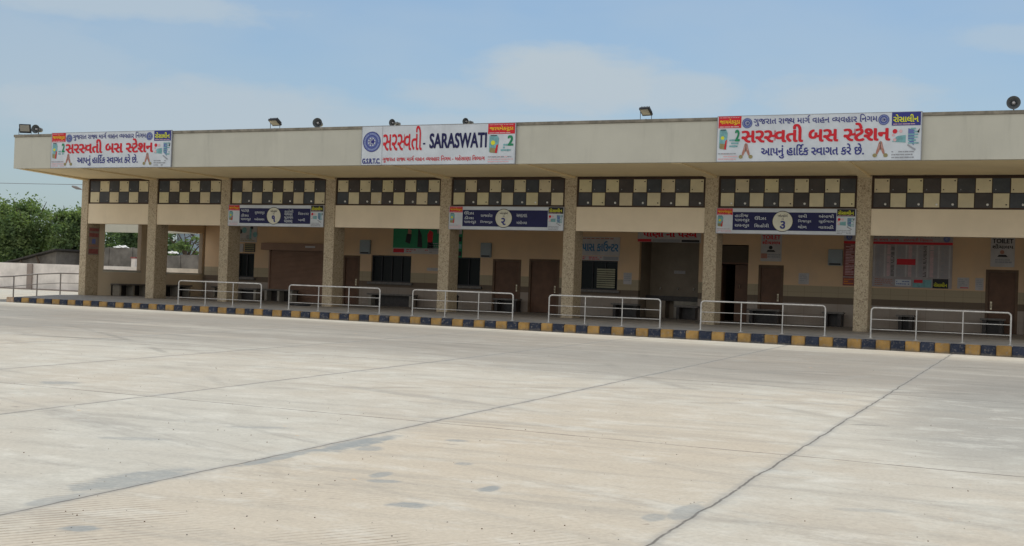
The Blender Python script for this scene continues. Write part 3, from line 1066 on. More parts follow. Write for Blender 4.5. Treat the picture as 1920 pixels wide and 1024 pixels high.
def end_wall(b, y0, y1, z0, z1, holes, m):
    ys = sorted(set([y0, y1] + [h[0] for h in holes] + [h[1] for h in holes]))
    zs = sorted(set([z0, z1] + [h[2] for h in holes] + [h[3] for h in holes]))
    for i in range(len(ys) - 1):
        for j in range(len(zs) - 1):
            ym, zm = (ys[i] + ys[i + 1]) / 2, (zs[j] + zs[j + 1]) / 2
            if any(h[0] < ym < h[1] and h[2] < zm < h[3] for h in holes):
                continue
            b.face([(XE, ys[i + 1], zs[j]), (XE, ys[i], zs[j]), (XE, ys[i], zs[j + 1]), (XE, ys[i + 1], zs[j + 1])][::-1], m)
            b.face([(XE - .2, ys[i + 1], zs[j]), (XE - .2, ys[i], zs[j]), (XE - .2, ys[i], zs[j + 1]), (XE - .2, ys[i + 1], zs[j + 1])], m)
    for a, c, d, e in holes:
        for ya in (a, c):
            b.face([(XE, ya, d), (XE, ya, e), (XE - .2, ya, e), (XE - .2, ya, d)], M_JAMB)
        b.face([(XE, a, e), (XE, c, e), (XE - .2, c, e), (XE - .2, a, e)], m)
        b.face([(XE, a, d), (XE, c, d), (XE - .2, c, d), (XE - .2, a, d)], m)


end_wall(b, 39.552, 50.2, PZ - .02, ZS - .003, [(39.95, 42.2, 1.27, 3.42), (43.95, 46.42, 1.27, 3.22)], M_BEAM)
b.build("end_wall", BX)
b = MB()
b.box(XE - .34, XE + .02, 39.9, 42.25, 1.274, 1.36, M_FASCIA, .008)
b.build("window_sill", BX)
b = MB()
b.box(XE - .34, XE + .02, 43.9, 46.45, 1.274, 1.33, M_FASCIA, .008)
b.build("window_sill", BX)
b = MB()
b.box(-43.6, -37.32, 46.2, 46.32, 3.20, 3.75, M_FASCIA)
b.box(-43.6, -37.32, 46.323, 50.3, 3.36, 3.5, M_SOFFIT)
b.build("side_porch", BX)
# --- windows, doors, shutter
for i, (a, c, d, e) in enumerate(WINS):
    b = MB()
    f = .05
    yy = YW + .08
    b.box(a, c, yy, yy + .05, d, d + f, M_BLKMET)
    b.box(a, c, yy, yy + .05, e - f, e, M_BLKMET)
    b.box(a, a + f, yy, yy + .05, d + f, e - f, M_BLKMET)
    b.box(c - f, c, yy, yy + .05, d + f, e - f, M_BLKMET)
    nb = max(2, int((c - a) / .45))
    for k in range(1, nb):
        xx = a + (c - a) * k / nb
        b.box(xx - .018, xx + .018, yy, yy + .05, d + f, e - f, M_BLKMET)
    w_ = b.build("window", BX)
    box_part("pane", w_, a + f, c - f, yy + .052, yy + .06, d + f, e - f, M_GLASS)
    b = MB()
    b.box(a - .1, c + .12, YW - .14, YW - .002, d - .10, d - .01, M_GRAN, .008)
    b.build("window_ledge", BX)
# slatted blind standing inside the enquiry window
b = MB()
for k in range(9):
    z = 1.33 + k * .085
    b.box(-16.42, -15.68, YW + .045, YW + .075, z, z + .06, M_VENT)
b.box(-16.44, -16.42, YW + .045, YW + .075, 1.30, 2.12, M_BLKMET)
b.build("blind", BX)
for i, (a, c, e) in enumerate(DOORS):
    f = .09
    b = MB()
    b.box(a, a + f, YW - .012, YW + .14, PZ, e, M_DFRAME, .006)
    b.box(c - f, c, YW - .012, YW + .14, PZ, e, M_DFRAME, .006)
    b.box(a + f + .001, c - f - .001, YW - .012, YW + .14, e - f, e, M_DFRAME, .006)
    b.build("door_frame", BX)
    b = MB()
    b.box(a + f + .004, c - f - .004, YW + .05, YW + .09, PZ + .01, e - f - .004, M_DOOR)
    wdt = c - a - 2 * f
    for z0, z1 in ((.45, 1.05), (1.2, e - .35)):
        b.box(a + f + .14, c - f - .14, YW + .04, YW + .048, z0, z1, M_DOOR, .003)
    d_ = b.build("door", BX)
    b = MB()
    hx = a + f + .10 if i == 4 else c - f - .10
    b.tube([(hx, YW + .03, 1.12), (hx, YW - .02, 1.12), (hx, YW - .02, 1.27), (hx, YW + .03, 1.27)], .014, M_BRASS, 6)
    b.box(hx - .03, hx + .03, YW + .034, YW + .046, 1.06, 1.33, M_BRASS)
    b.build("handle", d_)
b = MB()
z = PZ + .02
while z < 2.46:
    b.tube([(SHUT[0] + .05, YW + .08, z), (SHUT[1] - .05, YW + .08, z)], .03, M_SHUT, 6)
    z += .055
b.box(SHUT[0], SHUT[0] + .07, YW + .0, YW + .16, PZ, 2.48, M_SHUT)
b.box(SHUT[1] - .07, SHUT[1], YW + .0, YW + .16, PZ, 2.48, M_SHUT)
b.box(SHUT[0] + .07, SHUT[1] - .07, YW + .115, YW + .14, PZ, 2.48, M_SHUT)
b.build("roller_shutter", BX)
box_part("shutter_box", BX, -32.08, SHUT[1] + .2, YW - .28, YW - .003, 2.47, 2.78, M_SHUT, .015)
b = MB()
b.box(-29.75, -29.25, YW - .288, YW - .282, 2.60, 2.68, M_PGREY)
b.build("shutter_label", BX)
# open doorway with a dark door standing ajar behind it
b = MB()
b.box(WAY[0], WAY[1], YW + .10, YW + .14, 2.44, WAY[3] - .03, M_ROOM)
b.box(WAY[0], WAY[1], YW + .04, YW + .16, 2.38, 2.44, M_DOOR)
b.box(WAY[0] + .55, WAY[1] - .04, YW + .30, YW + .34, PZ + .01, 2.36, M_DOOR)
b.box(WAY[0] + .04, WAY[0] + .07, YW + .25, YW + .85, PZ + .01, 2.36, M_DOOR)
dd_ = b.build("doorway_door", BX)
b = MB()
b.tube([(WAY[0] + .74, YW + .29, 1.5), (WAY[0] + .74, YW + .25, 1.5), (WAY[0] + .74, YW + .25, 1.62), (WAY[0] + .74, YW + .29, 1.62)], .014, M_BRASS, 6)
b.build("handle", dd_)
# pilaster and drain pipe by the last door
b = MB()
b.tube([(-.98, YW - .06, PZ), (-.98, YW - .06, 3.9)], .055, M_BEAM, 10)
b.build("drain_pipe", BX)
# small junction boxes and cables high on the wall
b = MB()
b.box(-33.47, -33.2, YW - .05, YW - .003, 2.36, 2.72, M_PGREY)
b.box(-33.12, -32.58, YW - .04, YW - .003, 2.36, 2.74, M_BLKMET)
for k in range(4):
    b.box(-33.10, -32.60, YW - .055, YW - .042, 2.40 + k * .085, 2.44 + k * .085, M_OLIVE)
b.build("vent_grille", BX)

# ================================================================== FASCIA BANNERS
BG1 = "banners on the roof fascia"


def banner_frame(root, x0, x1, z0, z1, y):
    b = MB()
    b.box(x0, x1, y, y + .03, z0, z1, M_WHITE)
    b.build("panel", root)
    b = MB()
    t = .014
    b.box(x0 - t, x0 - .001, y - .006, y + .04, z0 - t, z1 + t, M_GREYP)
    b.box(x1 + .001, x1 + t, y - .006, y + .04, z0 - t, z1 + t, M_GREYP)
    b.box(x0, x1, y - .006, y + .04, z1 + .001, z1 + t, M_GREYP)
    b.box(x0, x1, y - .006, y + .04, z0 - t, z0 - .001, M_GREYP)
    b.build("frame", root)


YB = YF - .08
for x0, x1, lab in [(-34.73, -29.06, "red lettered white station name banner at the left end of the fascia"),
                    (-9.15, -3.52, "red lettered white station name banner on the right part of the fascia")]:
    z0, z1 = 5.11, 6.41
    t = thing("banner", lab, "banner", (x0, YB, z0), BG1)
    banner_frame(t, x0, x1, z0, z1, YB)
    s = Sheet(x0, z0, YB, x1 - x0, z1 - z0)
    ad_red(s, 0.004, .122)
    ad_blue(s, .862, .996)
    s.text('lettering', M_BLUE, 'ગુજરાત રાજ્ય માર્ગ વાહન વ્યવહાર નિગમ', .185, .795, .765, .985, 2, .016)
    s.text('lettering', M_RED, 'સરસ્વતી બસ સ્ટેશન', .125, .857, .40, .80, 2, .045)
    s.text('lettering', M_BLUE, 'આપનું હાર્દિક સ્વાગત કરે છે.', .228, .735, .05, .36, 2, .03)
    emblem(s, .153, .84, .145)
    emblem(s, .824, .85, .145)
    folded_hands(s, .150, .225, .23)
    folded_hands(s, .812, .225, .23)
    s.build(t)

x0, x1, z0, z1 = -21.13, -15.58, 5.11, 6.37
t = thing("banner", "wide white fascia banner with blue SARASWATI lettering in the middle of the building", "banner", (x0, YB, z0), BG1)
banner_frame(t, x0, x1, z0, z1, YB)
s = Sheet(x0, z0, YB, x1 - x0, z1 - z0)
s.rect('lettering', M_GREYP, .138, .1405, 0, 1, 1)
emblem(s, .068, .60, .335)
s.text('lettering', M_BLUE, 'G.S.R.T.C.', .006, .130, .025, .165, 2, .06)
s.text('lettering', M_RED, 'સરસ્વતી', .145, .405, .36, .99, 2, .02)
s.text('lettering', M_NAVY, '-', .413, .428, .505, .545, 2, .03)
s.text('lettering', M_NAVY, 'SARASWATI', .455, .824, .40, .79, 2, .045)
s.text('lettering', M_RED, 'ગુજરાત રાજ્ય માર્ગ વાહન વ્યવહાર નિગમ - મહેસાણા વિભાગ', .145, .815, .05, .22, 2, .025)
ad_red(s, .83, .997)
s.build(t)

# ================================================================== PLATFORM SIGNS
def platform_sign(x0, x1, num, c1, c2, c3, c4, lab):
    z0, z1 = 3.25, 4.05
    y = YP - .06
    t = thing("platform_sign", lab, "sign", (x0, y, z0), "platform number signs under the checkered panels")
    banner_frame(t, x0, x1, z0, z1, y)
    s = Sheet(x0, z0, y, x1 - x0, z1 - z0)
    s.rect('sign_face', M_NAVY, .122, .868, .13, .86, 1)
    ad_red(s, .003, .12, 1, False)
    ad_blue(s, .872, .997, 1, M_BLACKP)
    s.disc('number_disc', M_CREAMP, .488, .50, .315, 2, 40)
    s.ring('number_disc', M_BLACKP, .488, .50, .315, .335, 2)
    s.text('number_disc', M_BLACKP, 'પ્લેટફોર્મ', .452, .524, .66, .78, 3, .02)
    s.text('number_disc', M_BLACKP, 'નં', .48, .496, .56, .64, 3, .02)
    s.text('number_disc', M_BLUE, num, .468, .508, .20, .52, 3, .05)
    for cc, u0, u1 in ((c1, .138, .255), (c2, .285, .40), (c3, .60, .70), (c4, .745, .86)):
        nrow = len(cc)
        for k, wtxt in enumerate(cc):
            rh = .64 / max(nrow, 2 if nrow < 3 else nrow)
            vt = .80 - k * rh if nrow > 2 else .70 - k * .30
            ln = min(1.0, .28 + .13 * len(wtxt))
            s.text('lettering', M_WHITE, wtxt, u0, u0 + (u1 - u0) * ln * .92, vt - .145, vt, 2, .016)
    s.build(t)


platform_sign(-29.76, -25.36, '૧', ['પાટણ', 'ડીસા', 'પાલનપુર'], ['સુજાણપુર', 'મહેસાણા'], ['કાકોશી', 'વાઘણા', 'મુડાણા', 'બાલવા'], ['વિસનગર', 'ખળી'],
              "navy platform number 1 sign hanging nearest the left end, above the brown roller shutter")
platform_sign(-20.03, -15.61, '૨', ['ઊંઝા', 'ડીસા', 'પાલનપુર'], ['રાજકોટ', 'વિજાપુર'], ['અમદાવાદ', 'ગાંધીનગર'], [],
              "navy platform number 2 sign hanging in the middle, above the two dark brown doors")
platform_sign(-10.24, -5.83, '૩', ['હારીજ', 'પાલનપુર', 'રાધનપુર'], ['ઊંઝા', 'શિહોરી'], ['સમી', 'વિજાપુર', 'થોળ'], ['અંબાજી', 'સુઈગામ', 'વારાહી'],
              "navy platform number 3 sign hanging farthest right, above the open doorway")

# ================================================================== WALL NOTICES
def notice(name, lab, cat, x0, x1, z0, z1, m, y=YW, group=None, th=.015):
    t = thing(name, lab, cat, (x0, y, z0), group)
    b = MB()
    b.box(x0, x1, y - .004 - th, y - .004, z0, z1, m)
    b.build("panel", t)
    return t, Sheet(x0, z0, y - .004 - th, x1 - x0, z1 - z0)


t, s = notice("poster", "pale poster with black and teal pictures high on the wall above the first dark window", "poster", -33.5, -32.5, 2.80, 3.56, M_PGREY)
for k in range(5):
    s.disc('picture', [M_BLACKP, M_TEAL, M_GREYP, M_BLACKP, M_TEAL][k], .12 + .2 * k, [.62, .7, .3, .85, .45][k], [.1, .13, .1, .08, .12][k], 1 + k)
s.rect('picture', M_TEAL, .62, .72, .15, .8, 7)
s.dashes('picture', M_OLIVE, .05, .95, .04, .22, 2, 8)
s.build(t)

t, s = notice("poster", "large green poster above the widest dark window", "poster", -25.55, -22.85, 2.47, 3.62, M_GRN)
s.rect('picture', M_PGREY, .0, 1.0, 0, .20, 1)
s.rect('picture', M_RED, .01, .20, .03, .17, 2)
s.dashes('picture', M_RED, .24, .62, .04, .17, 2, 2, .7)
s.dashes('picture', M_GREYP, .64, .98, .03, .42, 5, 2, .8)
s.poly('picture', M_SKIN, [(.25, .45), (.31, .44), (.32, .85), (.26, .9)], 1)
s.poly('picture', M_BLACKP, [(.22, .42), (.30, .35), (.33, .7), (.24, .72)], 2)
s.poly('picture', M_BLACKP, [(.43, .25), (.52, .22), (.50, .7), (.44, .95)], 1)
s.poly('picture', M_RED, [(.61, .42), (.69, .42), (.70, .78), (.64, .86), (.60, .7)], 1)
s.poly('picture', M_BLACKP, [(.60, .2), (.72, .2), (.70, .42), (.61, .42)], 2)
s.poly('picture', M_LEGP, [(.77, .75), (.99, .72), (.99, 1.0), (.76, .98)], 1)
s.build(t)

t, s = notice("poster", "narrow green and white poster beside the window left of the two doors", "poster", -22.62, -22.30, 2.36, 3.6, M_GRN)
for k in range(4):
    s.rect('picture', [M_BLACKP, M_TEAL, M_BLACKP, M_PGREY][k], .1, .9, .05 + .24 * k, .2 + .24 * k, 1)
s.build(t)

t, s = notice("counter_sign", "grey sign with blue Gujarati lettering above the window with a slatted blind", "sign", -17.12, -15.50, 2.58, 3.30, M_PGREY)
s.text('lettering', M_SKYB, 'પાસ કાઉન્ટર', .04, .97, .22, .78, 2, .04)
s.dashes('lettering', M_SKIN, .03, .9, .86, .97, 1, 2, .9, .6)
s.build(t)
t, s = notice("notice", "two part paper strip pasted between blue lettered sign and window", "notice", -17.1, -15.52, 2.385, 2.56, M_PGREY)
s.dashes('lettering', M_RED, .05, .55, .1, .9, 2, 2, .7)
s.rect('lettering', M_GREYP, .6, .98, .12, .88, 2)
s.build(t)
t, s = notice("water_sign", "red lettered drinking water sign across the top of the tiled alcove", "sign", -14.78, -12.30, 3.14, 3.62, M_PGREY)
s.text('lettering', M_RED, 'પાણી ની પરબ', .08, .94, .34, .95, 2, .05)
s.rect('lettering', M_RED, .0, .22, .02, .24, 2)
s.rect('lettering', M_GREYP, .24, .68, .02, .24, 2)
s.rect('lettering', M_BLACKP, .70, .98, .04, .22, 2)
s.build(t)


def toilet_sign(x0, x1, lab, m_txt):
    t, s = notice("toilet_sign", lab, "sign", x0, x1, 2.52, 3.52, M_PGREY, group="toilet signs over the doors")
    s.text('lettering', m_txt, 'TOILET', .06, .94, .80, .96, 2, .04)
    s.text('lettering', m_txt, 'શૌચાલય', .06, .94, .62, .77, 2, .03)
    s.disc('pictogram', M_SKIN if m_txt is not M_RED else M_BLACKP, .48, .50, .07, 2, 14)
    s.poly('pictogram', M_BLACKP, [(.28, .34), (.34, .41), (.64, .41), (.72, .34)], 2)
    s.dashes('lettering', M_GREYP, .2, .95, .12, .28, 2, 2, .9, .7)
    if m_txt is M_RED:
        s.rect('lettering', M_SKIN, .02, .32, .10, .28, 3)
    s.build(t)


toilet_sign(-10.03, -9.27, "TOILET sign in red lettering above the narrow door right of the open doorway", M_RED)
toilet_sign(-2.16, -1.40, "TOILET sign in black lettering above the last brown door on the right", M_BLACKP)

# big timetable board
t, s = notice("timetable_board", "large grey bus timetable board with red bands behind the right hand pillar", "board", -7.05, -3.38, 1.72, 3.60, M_TTB, th=.03)
s.text('lettering', M_BLACKP, 'ગુજરાત રાજ્ય માર્ગ વાહન વ્યવહાર નિગમ', .12, .88, .925, .985, 2, .01)
s.text('lettering', M_RED, 'બસ સ્ટેશન સમય પત્રક - સરસ્વતી વિભાગ', .14, .82, .86, .92, 2, .012)
s.rect('lettering', M_RED, .0, 1.0, .80, .845, 2)
emblem(s, .05, .92, .11)
emblem(s, .945, .91, .11)
s.rect('table', M_FADED, .0, .105, .17, .80, 1)
s.dashes('table', M_PINKP, .02, .10, .2, .78, 20, 2, .9, .5, (.3, .8))
s.rect('table', M_FADED, .0, .11, .0, .155, 1)
s.dashes('table', M_ORANGE, .01, .10, .02, .14, 3, 2, .9, .5, (.3, .8))
for k in range(9):
    u = .115 + k * .098
    s.rect('table', M_PGREY, u + .07, u + .084, .19, .79, 1)
    s.dashes('table', M_PINKP if k % 2 else M_GREYP, u, u + .03, .2, .78, 24, 2, .95, .6, (.4, .9))
    s.dashes('table', M_BLACKP if k % 3 == 0 else M_GREYP, u + .036, u + .066, .2, .78, 24, 2, .8, .5, (.3, .9))
s.rect('table', M_RED, .50, .67, .42, .53, 3)
s.dashes('table', M_SKIN, .30, .48, .02, .16, 4, 2, .8)
s.rect('table', M_WHITE, .49, .635, .03, .145, 1)
s.dashes('table', M_MIDB, .50, .62, .04, .13, 2, 2)
s.rect('table', M_TEAL, .65, .82, .01, .15, 1)
s.rect('table', M_RED, .66, .74, .09, .15, 2)
s.rect('table', M_BLACKP, .83, .97, .0, .175, 1)
s.text('table', M_LIME, 'રોસાલીન', .84, .96, .03, .11, 2, .04)
s.build(t)

for x0, x1, z0, z1, lab in [(-3.2, -2.82, 1.74, 2.12, "white paper notice with a red line pasted right of the timetable board"),
                            (-2.62, -2.36, 1.70, 2.12, "small white paper notice stuck close to the last brown door"),
                            (-15.31, -14.98, 1.5, 1.94, "small faded paper notice on the wall left of the water alcove"),
                            (-8.62, -8.25, 1.72, 2.12, "small pale paper notice on the bare wall beneath the grey meter box"),
                            (-23.9, -23.35, 1.78, 1.90, "thin paper strip pasted right of the widest dark window"),
                            (-13.75, -13.3, 1.98, 2.10, "small pale sticker on the back of the water alcove")]:
    t, s = notice("paper_notice", lab, "notice", x0, x1, z0, z1, M_PGREY, y=YW if 'back of' not in lab else YW + 1.5, th=.004)
    s.dashes('print', M_GREYP, .1, .9, .25, .9, 4, 1)
    if 'red' in lab:
        s.rect('print', M_RED, .25, .95, .04, .12, 2)
    s.build(t)

for x0, x1, z0, z1, lab in [(-27.12, -26.62, 2.40, 3.0, "grey wall box left of the large green poster"),
                            (-21.42, -20.95, 2.39, 2.98, "grey wall box between the dark window and the two doors"),
                            (-7.58, -7.08, 2.42, 3.0, "grey wall box just left of the timetable board")]:
    t = thing("wall_box", lab, "box", (x0, YW, z0), "grey boxes mounted on the corridor wall")
    b = MB()
    b.box(x0, x1, YW - .12, YW - .003, z0, z1, M_BOARDG, .015)
    b.build("casing", t)
    b = MB()
    b.box(x0 + .04, x1 - .04, YW - .128, YW - .122, z0 + .12, z1 - .05, M_BOARDG)
    for k in range(3):
        b.box(x0 + .07, x1 - .07, YW - .134, YW - .130, z1 - .14 - k * .07, z1 - .12 - k * .07, M_GREYP)
    b.build("cover", t)
    b = MB()
    b.box(x0 + .05, x1 - .05, YW - .134, YW - .124, z0 + .02, z0 + .08, M_BLKMET)
    b.build("vent", t)

# red and white notice on the first pillar's inner face
t = thing("pillar_notice", "faded red and white notice on the side of the first pillar", "notice", (-37.01, 38.9, 2.0))
b = MB()
b.box(-37.008, -37.0, 38.9, 39.5, 1.95, 3.1, M_DULLP)
b.build("panel", t)
b = MB()
for z, h, m in [(2.95, .12, M_FADED), (2.70, .16, M_FADED), (2.30, .06, M_SKIN), (2.0, .2, M_FADED)]:
    b.box(-36.999, -36.996, 38.93, 39.47, z, z + h, m)
b.box(-36.999, -36.996, 39.1, 39.3, 2.42, 2.62, M_MIDB)
b.build("print", t)

# ================================================================== BENCHES, BINS
def bench(xc, wd, lab, along_end=None, m_leg=M_LEGP, y0=43.62, legs=2):
    """stone slab bench: slab, upright slabs below"""
    if along_end is None:
        t = thing("stone_bench", lab, "bench", (xc, y0 + .22, PZ), "stone benches in the waiting corridor")
        box_part("seat", t, xc - wd / 2, xc + wd / 2, y0, y0 + .46, .70, .765, M_GRAN, .01)
        for k in range(legs):
            u = xc - wd / 2 + .14 + (wd - .28) * k / max(1, legs - 1)
            box_part("leg", t, u - .06, u + .06, y0 + .05, y0 + .41, PZ + .002, .698, m_leg, .006)
        box_part("back_slab", t, xc - wd / 2 + .05, xc + wd / 2 - .05, y0 + .415, y0 + .445, PZ + .002, .698, M_GRAND)
    else:
        ya, yb = along_end
        t = thing("stone_bench", lab, "bench", (XE + .3, (ya + yb) / 2, PZ), "stone benches in the waiting corridor")
        box_part("seat", t, XE + .03, XE + .5, ya, yb, .70, .765, M_GRAN, .01)
        for u in (ya + .15, (ya + yb) / 2, yb - .15):
            box_part("leg", t, XE + .08, XE + .46, u - .06, u + .06, PZ + .002, .698, m_leg, .006)
        box_part("back_slab", t, XE + .035, XE + .065, ya + .05, yb - .05, PZ + .002, .698, M_GRAND)


bench(0, 0, "stone bench along the end wall under the first side opening", (40.35, 42.3))
bench(0, 0, "stone bench along the end wall under the second side opening", (43.2, 45.2))
bench(-35.4, 1.5, "short stone bench in the corner against the alcove wall", y0=45.95)
bench(-32.5, 1.3, "short stone bench below the first dark window")
bench(-30.75, 1.6, "stone bench in front of the brown roller shutter", legs=3)
bench(-25.2, 2.2, "long stone bench below the widest dark window")
bench(-19.95, 1.1, "short stone bench in front of the left one of the two brown doors", m_leg=M_GRAND)
bench(-14.98, 1.1, "short stone bench left of the water alcove", m_leg=M_GRAND)
bench(-12.7, .9, "small stone bench in front of the water alcove", m_leg=M_GRAND, y0=44.0)
bench(-9.7, 1.2, "short stone bench beside the open doorway", m_leg=M_GRAND)
bench(-7.25, .75, "small dark stone bench left of the pillar below the grey wall box", m_leg=M_GRAND)
bench(-4.8, .62, "smallest dark stone bench, under the timetable board", m_leg=M_GRAND)
bench(-2.0, .8, "small dark stone bench beside the last brown door", m_leg=M_GRAND)

t = thing("dustbin", "slim black dustbin standing under the window left of the two doors", "dustbin", (-22.05, 43.4, PZ))
b = MB()
b.lathe([(0, .10), (.0, .13), (.45, .15), (.47, .16), (.50, .16)], (-22.05, 43.4, PZ + .002), (0, 0, 1), M_BLKMET, 18)
b.build("body", t)
b = MB()
b.lathe([(0, .165), (.03, .165), (.10, .09), (.12, 0)], (-22.05, 43.4, PZ + .503), (0, 0, 1), M_BLKMET, 18)
b.build("lid", t)

# crumpled dark cloth by the fourth pillar
bm = bmesh.new()
bmesh.ops.create_icosphere(bm, subdivisions=3, radius=1)
for v in bm.verts:
    nn = 1 + .35 * math.sin(5 * v.co.x + 3 * v.co.y) * math.cos(4 * v.co.y + 2 * v.co.z)
    v.co = Vector((v.co.x * .42 * nn, v.co.y * .2 * nn, max(v.co.z, -.05) * .09 * nn))
bm.verts.index_update()
b = MB()
b.mesh([v.co + Vector((-25.9, 38.2, PZ + .012)) for v in bm.verts], [[v.index for v in f.verts] for f in bm.faces], M_BLKMET, True)
bm.free()
tag(b.build("cloth_heap", origin=(-25.9, 38.2, PZ)), "small crumpled dark heap on the platform at the foot of a pillar", "cloth")

# ================================================================== RAILINGS
def arc_rail(b, x0, x1, y, zb, zt, r, m):
    R_ = .09
    pts = [(x0, y, zb), (x0, y, zt - R_)]
    for k in range(1, 6):
        a = math.pi / 2 * k / 5
        pts.append((x0 + R_ * (1 - math.cos(a)), y, zt - R_ + R_ * math.sin(a)))
    for k in range(0, 5):
        a = math.pi / 2 * k / 5
        pts.append((x1 - R_ + R_ * math.sin(a), y, zt - R_ + R_ * math.cos(a)))
    pts += [(x1, y, zt - R_), (x1, y, zb)]
    b.tube(pts, r, m, 8)


YR = 33.35
L = 3.44
x0 = 0.0
rail = thing("railing", "white pipe railing on the kerb, under the platform 1 sign and nearest the left end", "railing", (-27.6, YR, PZ), "white pipe railings along the platform edge")
b = MB()
arc_rail(b, -27.6, -27.6 + L, YR, PZ, 1.062, .021, M_STEEL)
b.build("frame", rail)
for k in (1, 2):
    b = MB()
    b.tube([(-27.6 + L * k / 3, YR, PZ), (-27.6 + L * k / 3, YR, 1.045)], .016, M_STEEL, 8)
    b.build("post", rail)
for z in (.755, .49):
    b = MB()
    b.tube([(-27.6, YR, z), (-27.6 + L, YR, z)], .010, M_STEEL, 6)
    b.build("rail", rail)
for k in range(4):
    b = MB()
    xx = -27.6 + L * k / 3
    b.lathe([(0, .06), (.008, .06), (.008, .0)], (xx, YR, PZ + .001), (0, 0, 1), M_STEEL, 12)
    b.build("foot_plate", rail)
for x, lab in [(-23.05, "white pipe railing between the roller shutter and the green poster"),
               (-18.42, "white pipe railing under the left half of the platform 2 sign"),
               (-13.80, "white pipe railing in front of the blue lettered counter sign"),
               (-9.17, "white pipe railing under the platform 3 sign"),
               (-4.53, "white pipe railing in front of the timetable board, farthest right")]:
    copy_thing(rail, (x + 27.6, 0, 0), lab)

# darker ramp railing at the left end
rl = thing("ramp_railing", "dark steel railing sloping down along the left end of the platform", "railing", (-39, 37, .1))
pts = [(-39.08, 35.0, .84), (-39.1, 37.0, .95), (-39.05, 38.2, 1.06), (-38.95, 39.4, 1.13), (-38.75, 40.8, 1.13), (-38.7, 43.0, 1.13)]
b = MB()
b.tube(pts, .028, M_STEELD, 8)
b.build("handrail", rl)
for x, y, z0, z1 in [(-39.08, 35.1, .05, .85), (-39.1, 37.0, .06, .95), (-39.05, 38.2, .06, 1.06), (-38.95, 39.4, .06, 1.13), (-38.75, 40.8, .06, 1.13), (-38.7, 43.0, .06, 1.13)]:
    b = MB()
    b.tube([(x, y, z0), (x, y, z1)], .028, M_STEELD, 8)
    b.build("post", rl)
b = MB()
b.tube([(p[0], p[1], p[2] - .42) for p in pts], .014, M_STEELD, 6)
b.build("rail", rl)

# ================================================================== ROOF FITTINGS
def floodlight(x, z, wd, ht, tilt, yaw, lab, y=34.72):
    t = thing("floodlight", lab, "floodlight", (x, y, 6.40), "floodlights on the roof edge")
    Rm = Matrix.Rotation(yaw, 4, 'Z') @ Matrix.Rotation(tilt, 4, 'X')
    c = Vector((x, y, z))

    def lb(b, x0, x1, y0, y1, z0, z1, m, bev=0.0):
        k = MB()
        k.box(x0, x1, y0, y1, z0, z1, m, bev)
        b.mesh([c + Rm @ Vector(v) for v in k.v], k.f, m)
    b = MB()
    lb(b, -wd / 2, wd / 2, -.03, .05, -ht / 2, ht / 2, M_BLKMET, .012)
    for k in range(6):
        u = -wd / 2 + .04 + k * (wd - .08) / 5
        lb(b, u - .008, u + .008, .051, .10, -ht / 2 + .03, ht / 2 - .03, M_BLKMET)
    b.build("housing", t)
    b = MB()
    lb(b, -wd / 2 + .04, wd / 2 - .04, -.036, -.031, -ht / 2 + .07, ht / 2 - .03, M_LENS)
    b.build("lens", t)
    b = MB()
    e = Matrix.Rotation(yaw, 4, 'Z')
    p = lambda u, v, q: Vector((x, y, 0)) + e @ Vector((u, v, 0)) + Vector((0, 0, q))
    hw = wd / 2 + .02
    b.tube([p(-hw, .02, z), p(-hw, .02, 6.425), p(hw, .02, 6.425), p(hw, .02, z)], .012, M_BLKMET, 6)
    b.tube([p(0, .02, 6.39), p(0, .02, 6.44)], .03, M_BLKMET, 8)
    b.build("bracket", t)


floodlight(-36.42, 6.66, .44, .34, math.radians(14), math.radians(24), "black floodlight at the far left corner of the roof, facing forward")
floodlight(-24.85, 6.64, .40, .32, math.radians(56), math.radians(-8), "black floodlight tilted upward, above the blank fascia left of the middle banner")
floodlight(-11.45, 6.66, .34, .32, math.radians(54), math.radians(-10), "black floodlight tilted upward, alone above the blank fascia right of the middle banner")


def horn(x, z, r, ax_, lab, y=34.75):
    t = thing("horn_speaker", lab, "loudspeaker", (x, y, 6.40), "horn loudspeakers on the roof edge")
    a = Vector(ax_).normalized()
    c = Vector((x, y, z)) + a * .1
    b = MB()
    b.lathe([(0, r), (-.015, r * 1.02), (-.05, r * .86), (-.12, r * .58), (-.20, r * .40), (-.28, r * .34), (-.28, 0)], c, a, M_HORN, 26)
    b.lathe([(-.002, r * .99), (-.05, r * .80), (-.12, r * .50), (-.20, r * .33), (-.20, 0)], c, a, M_HORN, 26)
    b.build("bell", t)
    b = MB()
    b.lathe([(-.20, r * .30), (-.06, r * .24), (-.03, r * .12), (-.03, 0)], c, a, M_PGREY, 16)
    b.build("core", t)
    b = MB()
    b.lathe([(-.282, 0), (-.282, r * .55), (-.42, r * .52), (-.44, r * .3), (-.44, 0)], c, a, M_HORN, 18)
    b.build("driver", t)
    b = MB()
    q = c - a * .24
    b.tube([(q.x, q.y, q.z), (q.x, q.y, 6.38)], .018, M_BLKMET, 6)
    b.box(q.x - .07, q.x + .07, q.y - .05, q.y + .05, 6.402, 6.415, M_BLKMET)
    b.build("bracket", t)


horn(-35.85, 6.63, .165, (.30, -.95, -.02), "grey horn loudspeaker beside the leftmost floodlight")
horn(-23.1, 6.58, .165, (.30, -.95, 0), "grey horn loudspeaker just left of the middle banner")
horn(-20.15, 6.52, .12, (-.1, -1, 0), "small grey horn loudspeaker above the Gujarati lettering of the middle banner")
horn(-17.45, 6.50, .11, (-.1, -1, 0), "small grey horn loudspeaker above the letters SWA of the middle banner")
horn(-1.24, 6.63, .175, (0.0, -1, -.03), "grey horn loudspeaker at the far right end of the visible roof")

